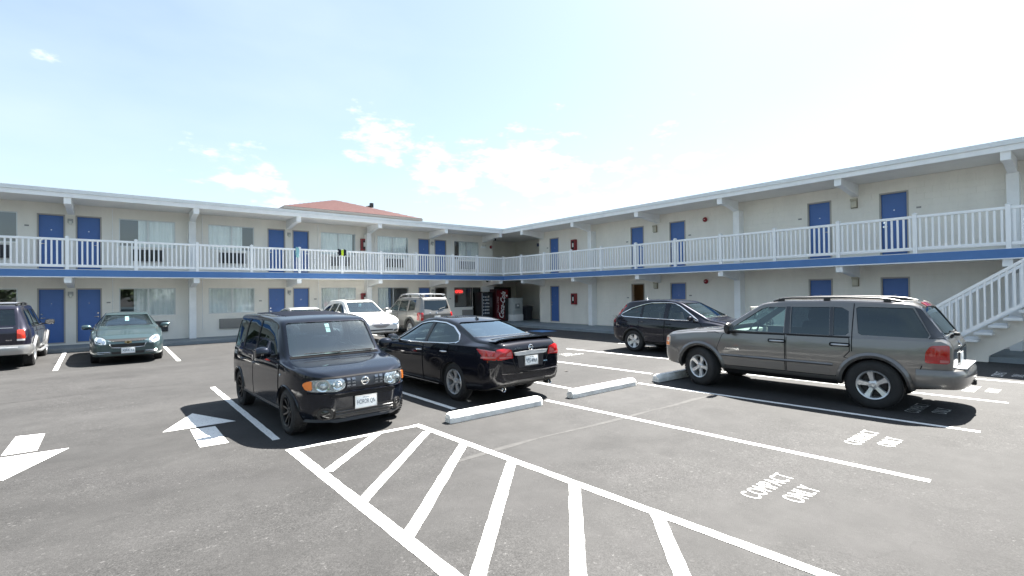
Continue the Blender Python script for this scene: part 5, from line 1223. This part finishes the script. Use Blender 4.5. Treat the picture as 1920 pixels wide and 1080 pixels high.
# nose
e.patch('grille', 'F', e.round_poly([(-.38, .70), (-.42, .90), (.42, .90), (.38, .70)], .03), mat('grille_chrome', (.3, .3, .3), .25, metal=.9), off=.006, res=.06, thick=.01)
for sx in (-1, 1): e.patch('headlight', 'F', e.round_poly([(sx * .46, .72), (sx * .48, .93), (sx * .70, .92), (sx * .70, .74)], .02), HLAMP, off=.008, res=.05, thick=.01)
e.patch('front_bumper', 'F', [(-.70, .46), (-.70, .68), (.70, .68), (.70, .46)], exp_l, off=.015, res=.07, thick=.02)
e.wipers(1.215, (-.62, -.08), L=.55, dz=.008)
MB().box(-.62, -.12, .52, .56, 1.50, 1.60, .02).build('sun_visor', INTL, e.root)
MB().box(-.11, .11, .36, .40, 1.53, 1.60, .015).build('rearview_mirror', BLACK, e.root)

# ------------------------------------------------------------------ dark crossover behind it
crv_p = paint('dark_navy_paint', (.009, .010, .018), .2, .3)
sp = dict(cat='SUV', yr=-2.22, yf=2.22, er=.09, blur=.07, cab=(-1.85, 1.0), floor=.48,
    top=[(-2.22, .98), (-2.12, 1.14), (-1.75, 1.56), (-1.55, 1.61), (-.9, 1.66), (-.3, 1.665), (.15, 1.60), (1.15, 1.09), (1.4, 1.06), (2.0, .93), (2.22, .74)],
    belt=[(-2.22, .95), (-1.9, 1.10), (-.8, 1.06), (.9, 1.0), (1.3, .97), (2.0, .84), (2.22, .68)],
    wid=[(-2.22, .72), (-2.0, .86), (-1.6, .905), (1.4, .905), (1.9, .86), (2.22, .62)],
    topw=[(-2.22, .6), (-1.75, .60), (-1.4, .63), (.15, .63), (1.15, .77), (2.0, .74), (2.22, .52)],
    bot=[(-2.22, .42), (-1.8, .27), (1.8, .25), (2.22, .30)], beltf=.955,
    side_win=[[(.84, 1.06), (.22, 1.44), (.02, 1.52), (-.12, 1.54), (-.12, 1.075)], [(-.26, 1.08), (-.26, 1.545), (-.75, 1.53), (-1.02, 1.48), (-1.02, 1.10)], [(-1.08, 1.105), (-1.08, 1.465), (-1.45, 1.35), (-1.78, 1.19), (-1.80, 1.15), (-1.7, 1.125)]],
    glass=[GTN, GTN, GTN], ws=[(-.67, 1.14), (-.55, 1.54), (.55, 1.54), (.67, 1.14)], wsy=.0, rw=[(-.55, 1.19), (-.50, 1.5), (.50, 1.5), (.55, 1.19)], rwy=-1.6,
    arch=[(1.31, .385, .345), (-1.31, .385, .345)], tyre_r=.345, rim_r=.215, tyre_w=.22, track=.885, spokes=(5, .055, .085, 0), dash=.9, dashz=1.08, seats=(-.05, -.9), seat_h=.60, seat=INTL)
c = Car('crossover', 'dark navy crossover with arched chrome window line parked behind the grey SUV', -4.46, -14.90, pi + .05, sp, crv_p)
c.door([(1.02, .36), (1.05, .80), (.92, .98), (-.18, 1.03), (-.20, .36)], (-.08, .93)); c.door([(-.225, .36), (-.205, 1.03), (-1.12, 1.07), (-1.10, .86)] + arcpts(-1.31, .345, .44, 78, 30, 4) + [(-.90, .36)], (-1.0, .97))
c.bothr('window_chrome', [(-1.80, 1.155), (-1.78, 1.205), (-1.45, 1.375), (-1.05, 1.495), (-.75, 1.548), (-.12, 1.558), (.02, 1.538), (.22, 1.455), (.84, 1.066)], .022, CHROME, off=.006, thick=.006)
c.bothr('window_chrome', [(.86, 1.045), (-.12, 1.06), (-1.02, 1.086), (-1.7, 1.11), (-1.80, 1.145)], .022, CHROME, off=.006, thick=.006)
c.flare(1.31, .345, .385, .05, BLACK, 0, 180, .005, .014); c.flare(-1.31, .345, .385, .05, BLACK, 0, 180, .005, .014)
c.mirror(.72, 1.10, crv_p, (.12, .07, .075))
for sx, v in ((-1, 'L'), (1, 'R')):
    c.ribbon('mirror_chrome', v, [(.62, 1.06), (.82, 1.02)], .03, CHROME, off=.01)
    tl = c.patch('taillight', v, [(-2.05, .90), (-2.03, 1.08), (-1.82, 1.40), (-1.72, 1.53), (-1.80, 1.53), (-2.0, 1.30), (-2.15, 1.05), (-2.17, .92)], TAIL, off=.008, res=.05, thick=.012)
    c.ribbon('lamp_band', v, [(-2.08, 1.12), (-1.90, 1.38)], .025, TAILP, off=.014, parent=tl)
    c.patch('headlight', v, [(1.85, .74), (1.78, .90), (2.02, .86), (2.12, .72)], HLAMP, off=.008, res=.05, thick=.01)
    c.ribbon('sill_cladding', v, [(.95, .30), (-.90, .30)], .09, BLACK, off=.006, thick=.012)
c.patch('grille', 'F', [(-.34, .55), (-.38, .72), (.38, .72), (.34, .55)], mat('grille_chrome', (.3, .3, .3), .25, metal=.9), off=.006, res=.07)
c.wipers(1.135, (-.58, -.06), L=.5, dz=.006)
mb = MB().lathe([(0, .0), (.0, .03), (.03, .02), (.05, .004)], 12, axis=2); hh, nn = c.hit('T', 0, -1.35); mb.v = [(x, y * 2 + hh.y, z + hh.z - .003) for x, y, z in mb.v]; mb.build('antenna_fin', SILV, c.root)
for i in range(5): MB().box(-.3 + i * .13, -.22 + i * .13, .78 + .02 * (i % 2), .86, 1.08, 1.12 + .03 * (i % 3), .01).build('dashboard_clutter', mat('paper', (.75, .74, .66), .7), c.root)

# ------------------------------------------------------------------ teal sedan backed in by the left wing
mal_p = paint('teal_grey_paint', (.052, .086, .094), .6, .33)
def sedan_spec(L=4.87, W=.89, H=1.45): 
    return dict(yr=-2.42, yf=2.42, er=.08, blur=.06, cab=(-1.55, .98), floor=.36,
    top=[(-2.42, .98), (-2.3, 1.06), (-1.75, 1.10), (-1.0, 1.38), (-.6, 1.44), (-.1, 1.455), (.2, 1.42), (1.08, 1.0), (1.5, .96), (2.1, .83), (2.42, .66)],
    belt=[(-2.42, .90), (-1.5, .98), (-.5, .94), (.6, .92), (1.1, .90), (2.1, .74), (2.42, .58)],
    wid=[(-2.42, .72), (-2.2, .84), (-1.5, .89), (1.4, .89), (1.95, .86), (2.25, .78), (2.42, .64)],
    topw=[(-2.42, .6), (-1.75, .70), (-1.0, .59), (-.5, .56), (.2, .57), (1.08, .73), (2.0, .72), (2.42, .52)],
    bot=[(-2.42, .34), (-1.6, .20), (1.7, .20), (2.42, .22)], beltf=.955,
    side_win=[[(.85, .975), (.20, 1.30), (-.08, 1.345), (-.16, 1.35), (-.16, .985)], [(-.24, .985), (-.24, 1.35), (-.7, 1.33), (-1.0, 1.26), (-1.25, 1.09), (-1.22, 1.02)]],
    glass=[GTN, GTN], ws=[(-.655, 1.045), (-.53, 1.36), (.53, 1.36), (.655, 1.045)], wsy=.05, rw=[(-.6, 1.15), (-.52, 1.345), (.52, 1.345), (.6, 1.15)], rwy=-.9,
    arch=[(1.425, .36, .33), (-1.425, .36, .33)], tyre_r=.33, rim_r=.215, tyre_w=.215, track=.86, spokes=(7, .03, .04, 0), dash=.85, dashz=.99, seats=(-.05, -.9), seat_h=.56)
m = Car('sedan', 'teal-grey sedan with split grille backed up to the left wing', -17.97, -2.96, pi, sedan_spec(), mal_p)
m.door([(1.05, .28), (1.08, .72), (.95, .90), (-.18, .945), (-.2, .28)], (-.08, .85)); m.door([(-.225, .28), (-.205, .945), (-1.22, .965), (-1.2, .75), (-1.08, .6), (-1.0, .28)], (-1.08, .87))
m.mirror(.72, 1.0, mal_p, (.12, .08, .075))
for sx in (-1, 1):
    hl = m.patch('headlight', 'F', m.round_poly([(sx * .49, .585), (sx * .50, .70), (sx * .56, .755), (sx * .70, .80), (sx * .75, .74), (sx * .73, .62), (sx * .60, .585)], .03), HLAMP, off=.008, res=.05, thick=.012)
    m.disc('lamp_bowl', 'F', sx * .63, .685, .055, HREF, off=.016, parent=hl); m.disc('lamp_bowl', 'F', sx * .545, .645, .04, HREF, off=.016, parent=hl)
    m.ribbon('bumper_chrome', 'F', [(sx * .40, .365), (sx * .68, .375)], .014, CHROME, off=.012, thick=.008); m.ribbon('bumper_chrome', 'F', [(sx * .40, .325), (sx * .68, .335)], .014, CHROME, off=.012, thick=.008)
m.patch('upper_grille', 'F', m.round_poly([(-.43, .675), (-.42, .71), (.42, .71), (.43, .675)], .015), BLACK, off=.006, res=.05); m.ribbon('grille_chrome', 'F', [(-.45, .665), (0, .66), (.45, .665)], .016, CHROME, off=.010, thick=.01)
m.patch('lower_grille', 'F', m.round_poly([(-.36, .50), (-.40, .585), (.40, .585), (.36, .50)], .03), BLACK, off=.006, res=.05); m.ribbon('grille_chrome', 'F', [(-.42, .60), (-.37, .49), (-.2, .475), (.2, .475), (.37, .49), (.42, .60)], .018, CHROME, off=.010, thick=.01)
M_ = MB(); hh, nn = m.hit('F', 0, .628)
for pr in ([(-.085, -.018), (-.075, .022), (.075, .022), (.085, -.018)][::1], [(-.032, -.036), (-.028, .036), (.032, .036), (.028, -.036)]): M_.prism([(x, hh.z + z) for x, z in pr], hh.y + .004, hh.y + .02, 1)
M_.build('emblem', mat('gold_emblem', (.55, .45, .25), .25, metal=.9), m.root)
m.patch('intake', 'F', m.round_poly([(-.36, .30), (-.38, .37), (.38, .37), (.36, .30)], .02), BLACK, off=.006, res=.06)
m.plate('F', .40, 'XJKK 12', off=.02); m.wipers(1.043, (-.56, -.04), L=.5, dz=.004); m.ribbon('hood_gap', 'F', [(-.60, .80), (-.50, .72), (0, .725), (.50, .72), (.60, .80)], .010, SEAMD, off=.003)
m.patch('windshield_tag', 'F', [(-.05, 1.20), (-.05, 1.33), (.05, 1.33), (.05, 1.20)], mat('sticker_white', (.75, .8, .8), .5), off=-.02, res=.08)
for x in (-.3, .45): MB().box(x - .12, x + .12, .78, .92, .985, 1.005, .006).build('dashboard_paper', mat('paper', (.75, .74, .66), .7), m.root)

# ------------------------------------------------------------------ dark SUV at the left edge, tail towards the camera
dur_p = paint('plum_navy_paint', (.014, .014, .026), .4, .33); dur_s = paint('silver_cladding', (.36, .36, .36), .7, .35)
def suv_spec(H=1.75, W=.90, yr=-2.42, yf=2.42, WB=1.475, R=.37, tail=.30, ra=.42):
    return dict(cat='SUV', yr=yr, yf=yf, er=.08, blur=.05, cab=(yr + .28, 1.0), floor=.52,
    top=[(yr, 1.02), (yr + .06, 1.15), (yr + tail, H - .06), (yr + tail + .15, H - .02), (-.8, H), (0, H - .01), (.3, H - .06), (1.08, 1.16), (1.3, 1.12), (2.1, 1.02), (yf, .88)],
    belt=[(yr, 1.0), (yr + .15, 1.10), (1.0, 1.07), (1.6, 1.02), (yf, .82)],
    wid=[(yr, W * .88), (yr + .2, W * .97), (-1.7, W), (1.6, W), (2.1, W * .95), (yf, W * .76)],
    topw=[(yr, .68), (yr + tail, W * .70), (-1.7, W * .75), (.3, W * .74), (1.08, W * .87), (2.1, W * .86), (yf, .60)],
    bot=[(yr, .42), (-1.9, .34), (1.9, .34), (yf, .40)], beltf=.965, sill=.03,
    side_win=[[(.88, 1.125), (.30, H - .19), (.15, H - .155), (-.10, H - .15), (-.10, 1.12)], [(-.20, 1.12), (-.20, H - .15), (-.95, H - .15), (-.98, 1.12)], [(-1.10, 1.13), (-1.08, H - .16), (yr + tail + .22, H - .17), (yr + .34, 1.17)]],
    glass=[GTN, GDK, GDK], ws=[(-.70, 1.20), (-.60, H - .12), (.60, H - .12), (.70, 1.20)], wsy=.1, rw=[(-.60, 1.19), (-.55, H - .13), (.55, H - .13), (.60, 1.19)], rwy=yr + tail + .15, rwg=GDK,
    arch=[(WB, ra, R), (-WB, ra, R)], tyre_r=R, rim_r=.215, tyre_w=.24, track=W - .005, spokes=(5, .04, .06, 0), dash=.88, dashz=1.12, seats=(.0, -.9), seat_h=.64)
d = Car('sport_utility_vehicle', 'dark plum SUV with silver lower cladding at the left edge of the court', -20.97, -2.15, 0.0, suv_spec(1.76, .91, -2.40, 2.45, 1.475, .37, .26), dur_p)
d.door([(1.0, .47), (1.05, .85), (.95, 1.05), (-.13, 1.075), (-.13, .47)], (0, .97)); d.door([(-.155, .47), (-.155, 1.075), (-1.03, 1.085), (-1.03, .8), (-.98, .47)], (-.92, .98))
for v in ('L', 'R'):
    d.ribbon('lower_cladding', v, [(.98, .46), (-.98, .46)], .17, dur_s, off=.010, thick=.014)
    d.patch('rear_cladding', v, [(-1.98, .40), (-1.98, .66), (-2.36, .66), (-2.36, .42)], dur_s, off=.010, res=.08, thick=.01)
    MB().tube([(.86 * (-1 if v == 'L' else 1), .95, .40), (.96 * (-1 if v == 'L' else 1), .85, .37), (.96 * (-1 if v == 'L' else 1), -.85, .37), (.86 * (-1 if v == 'L' else 1), -.95, .40)], .04, 8).build('side_step', SILV, d.root)
d.flare(1.475, .37, .42, .10, dur_s, -4, 184, .012, .05); d.flare(-1.475, .37, .42, .10, dur_s, -4, 184, .012, .05)
for sx in (-1, 1):
    tl = d.patch('taillight', 'B', d.round_poly([(sx * .63, .83), (sx * .63, 1.07), (sx * .77, 1.07), (sx * .79, .83)], .02), mat('tail_orange', (.62, .035, .015), .12, coat=1), off=.012, res=.05, thick=.016)
    d.patch('reverse_lamp', 'B', [(sx * .63, .775), (sx * .63, .825), (sx * .78, .825), (sx * .78, .775)], mat('lens_white', (.75, .74, .72), .15, coat=1), off=.014, res=.05, parent=tl)
d.wrap_bumper([(.925, -2.05), (.92, -2.2), (.88, -2.38), (.74, -2.49), (.4, -2.53), (0, -2.54)], [(-.10, .41), (-.01, .41), (.012, .48), (.015, .58), (0, .65), (-.14, .67)], dur_s)
MB().box(-.66, .66, -2.555, -2.54, .585, .62, .004).build('bumper_strip', mat('strip_bright', (.7, .7, .7), .4), d.root)
d.plate('B', .86, '', off=.016); d.letter('B', .47, .80, '4x4', .12, .035, CHROME)
d.ribbon('tailgate_gap', 'B', [(-.62, 1.15), (-.62, .72), (.62, .72), (.62, 1.15)], .014, SEAMD, off=.003); d.ribbon('tailgate_chrome', 'B', [(-.55, 1.13), (0, 1.13), (.55, 1.13)], .012, SILV, off=.006)
d.rails(.56, -1.9, .0, BLACK, h=.06, r=.018, feet=(-1.8, -.9, -.1)); d.mirror(.80, 1.14, BLKGL, (.12, .06, .09), .06)
for y in (-1.7, -.5): za = d.hit('T', .5, y)[0].z; MB().tube([(-.56, y, za + .06), (.56, y, za + .06)], .016, 8).build('cross_bar', SILV, d.root)
w0, n0 = d.hit('B', 0, 1.21); MB().tube([w0 + n0 * .02, d.hit('B', -.35, 1.30)[0] + n0 * .03], .01, 6).build('rear_wiper', BLACK, d.root)

# ------------------------------------------------------------------ white SUV facing the camera
mdx_p = paint('pearl_white_paint', (.72, .72, .70), .1, .35); mdx_l = mat('grey_cladding', (.30, .30, .30), .5)
sp = suv_spec(1.72, .97, -2.40, 2.42, 1.375, .37, .45, .41)
sp['top'] = [(-2.40, 1.05), (-2.32, 1.18), (-1.95, 1.58), (-1.6, 1.67), (-.6, 1.72), (.0, 1.69), (.2, 1.64), (1.12, 1.12), (1.4, 1.09), (2.1, .96), (2.42, .78)]
sp['topw'] = [(-2.40, .68), (-1.9, .62), (-.8, .66), (.2, .66), (1.12, .82), (2.1, .80), (2.42, .58)]
sp['blur'] = .08
sp['ws'] = [(-.71, 1.18), (-.58, 1.60), (.58, 1.60), (.71, 1.18)]; sp['wsy'] = 0
sp['side_win'] = [[(.86, 1.115), (.22, 1.47), (.05, 1.535), (-.10, 1.55), (-.10, 1.11)], [(-.20, 1.11), (-.20, 1.55), (-.85, 1.53), (-.95, 1.12)], [(-1.05, 1.13), (-.97, 1.51), (-1.4, 1.42), (-1.75, 1.22), (-1.72, 1.16)]]
sp['rw'] = [(-.55, 1.22), (-.48, 1.5), (.48, 1.5), (.55, 1.22)]; sp['rwy'] = -1.75; sp['seat'] = INTL
x = Car('sport_utility_vehicle', 'white SUV with shield grille backed up to the left wing behind the black sedan', -10.17, -2.80, pi, sp, mdx_p)
x.door([(1.0, .47), (1.05, .85), (.95, 1.05), (-.13, 1.075), (-.13, .47)], (0, .97)); x.door([(-.155, .47), (-.155, 1.075), (-1.03, 1.085), (-1.0, .8), (-.92, .47)], (-.92, .98))
for sx in (-1, 1):
    hl = x.patch('headlight', 'F', x.round_poly([(sx * .50, .70), (sx * .47, .80), (sx * .70, .85), (sx * .82, .84), (sx * .78, .74), (sx * .62, .69)], .03), HBK, off=.008, res=.05, thick=.012)
    x.disc('lamp_bowl', 'F', sx * .60, .76, .05, HREF, off=.016, parent=hl); x.disc('lamp_bowl', 'F', sx * .71, .785, .04, HREF, off=.016, parent=hl)
    x.patch('fog_lamp', 'F', x.round_poly([(sx * .52, .45), (sx * .54, .53), (sx * .72, .55), (sx * .70, .47)], .02), mat('fog_dark', (.08, .08, .08), .3), off=.012, res=.05)
gr = x.patch('grille', 'F', x.round_poly([(-.40, .83), (-.36, .70), (-.18, .615), (0, .60), (.18, .615), (.36, .70), (.40, .83), (0, .845)], .02), mat('grille_metal', (.32, .31, .32), .3, metal=.8), off=.010, res=.05, thick=.015)
x.ribbon('grille_bar', 'F', [(-.36, .80), (0, .805), (.36, .80)], .02, CHROME, off=.02, thick=.01, parent=gr); x.ribbon('grille_bar', 'F', [(-.30, .72), (0, .72), (.30, .72)], .015, DKGREY, off=.014, parent=gr)
x.ring_badge('F', 0, .75, .05, False)
x.patch('bumper_intake', 'F', x.round_poly([(-.50, .50), (-.52, .545), (.52, .545), (.50, .50)], .02), SEAMD, off=.006, res=.06)
x.patch('lower_bumper', 'F', [(-.70, .36), (-.72, .49), (.72, .49), (.70, .36)], mdx_l, off=.008, res=.07, thick=.01)
x.flare(1.375, .37, .41, .05, mdx_p, 0, 180, .004, .02); x.flare(-1.375, .37, .41, .05, mdx_p, 0, 180, .004, .02)
x.mirror(.74, 1.13, mdx_p, (.13, .08, .085)); x.wipers(1.175, (-.6, -.06), L=.52, dz=.005)
x.patch('sunroof', 'T', [(-.40, -.55), (-.40, .02), (.40, .02), (.40, -.55)], BLKGL, off=.005, res=.08); x.ribbon('hood_gap', 'F', [(-.70, .88), (-.42, .86), (0, .865), (.42, .86), (.70, .88)], .01, SEAMD, off=.003)
MB().box(-.06, .06, .25, .29, 1.40, 1.52, .01).build('hanging_tag', TRIM, x.root)

# ------------------------------------------------------------------ beige-grey SUV with roof rack, tail towards the camera
xt_p = paint('pewter_paint', (.235, .228, .215), .6, .36); xt_b = mat('charcoal_bumper', (.09, .095, .09), .6)
sp = suv_spec(1.78, .91, -2.26, 2.28, 1.35, .385, .16, .43)
sp['side_win'] = [[(.86, 1.14), (.32, 1.57), (.18, 1.60), (-.08, 1.61), (-.08, 1.14)], [(-.18, 1.14), (-.18, 1.61), (-.92, 1.62), (-.95, 1.14)], [(-1.12, 1.16), (-1.10, 1.62), (-1.62, 1.63), (-1.72, 1.20)]]
sp['rw'] = [(-.62, 1.24), (-.57, 1.62), (.57, 1.62), (.62, 1.24), (.30, 1.20), (.22, 1.16), (-.22, 1.16), (-.30, 1.20)]
t = Car('sport_utility_vehicle', 'pewter SUV with tubular roof rack seen from behind next to the white SUV', -7.07, -1.97, 0.0, sp, xt_p)
t.door([(1.0, .47), (1.05, .85), (.95, 1.08), (-.11, 1.10), (-.11, .47)], (0, 1.0)); t.door([(-.135, .47), (-.135, 1.10), (-1.03, 1.10), (-1.0, .8), (-.86, .47)], (-.92, 1.35))
for sx, v in ((-1, 'L'), (1, 'R')):
    tl = t.patch('taillight', 'B', t.round_poly([(sx * .70, .74), (sx * .69, 1.08), (sx * .79, 1.09), (sx * .81, .74)], .02), TAIL, off=.012, res=.05, thick=.016)
    t.patch('taillight', v, t.round_poly([(-2.0, .76), (-2.02, 1.09), (-2.17, 1.09), (-2.17, .74)], .02), TAIL, off=.012, res=.05, thick=.016)
    t.patch('reverse_lamp', 'B', [(sx * .70, .86), (sx * .70, .92), (sx * .80, .92), (sx * .80, .86)], TAILP, off=.016, res=.05, parent=tl)
t.flare(1.35, .385, .43, .10, xt_b, -4, 184, .012, .05); t.flare(-1.35, .385, .43, .10, xt_b, -4, 184, .012, .05)
t.wrap_bumper([(.925, -1.9), (.92, -2.1), (.87, -2.27), (.72, -2.36), (.4, -2.40), (0, -2.41)], [(-.10, .44), (-.01, .45), (.012, .52), (.015, .62), (0, .69), (-.14, .71)], xt_b)
t.ring_badge('B', .0, 1.08, .045); t.plate('B', .86, '', off=.016); t.mirror(.80, 1.16, xt_p, (.12, .06, .09), .05)
rk = SILV
t.rails(.60, -1.95, .25, rk, h=.13, r=.028, feet=(-1.85, -.85, .15))
for y in (-1.9, -1.0, -.1): za = t.hit('T', .5, y)[0].z; MB().tube([(-.6, y, za + .12), (-.4, y, za + .15), (.4, y, za + .15), (.6, y, za + .12)], .024, 8).build('rack_bar', rk, t.root)
w0, n0 = t.hit('B', .1, 1.21); MB().tube([w0 + n0 * .02, t.hit('B', .42, 1.30)[0] + n0 * .03], .01, 6).build('rear_wiper', BLACK, t.root)
t.disc('lock_knob', 'B', -.35, 1.06, .03, CHROME); t.ribbon('tailgate_gap', 'B', [(-.66, 1.12), (-.66, .74), (.66, .74), (.66, 1.12)], .014, SEAMD, off=.003)

# ------------------------------------------------------------------ silver sedan mostly hidden behind the boxy wagon
ss = Car('sedan', 'pale silver sedan with sunroof mostly hidden behind the boxy wagon', -12.45, -3.0, pi, sedan_spec(), paint('silver_paint', (.52, .53, .53), .5, .35))
ss.door([(1.05, .28), (1.08, .72), (.95, .90), (-.18, .945), (-.2, .28)], (-.08, .85)); ss.door([(-.225, .28), (-.205, .945), (-1.22, .965), (-1.2, .75), (-1.08, .6), (-1.0, .28)], (-1.08, .87))
ss.mirror(.72, 1.0, ss.pm, (.12, .08, .075)); ss.patch('sunroof', 'T', [(-.38, -.55), (-.38, -.02), (.38, -.02), (.38, -.55)], BLKGL, off=.005, res=.08)
for sx in (-1, 1): ss.patch('headlight', 'F', ss.round_poly([(sx * .46, .59), (sx * .48, .72), (sx * .68, .78), (sx * .72, .64)], .03), HLAMP, off=.008, res=.05, thick=.012)
ss.patch('grille', 'F', ss.round_poly([(-.34, .50), (-.38, .66), (.38, .66), (.34, .50)], .03), BLACK, off=.006, res=.06); ss.wipers(1.043, (-.56, -.04), L=.5, dz=.004); ss.plate('F', .40, '', off=.02)
hh, nn = ss.hit('T', -.5, .95); MB().tube([hh, hh + Vector((.0, -.12, .5))], .006, 6).build('antenna', BLACK, ss.root)
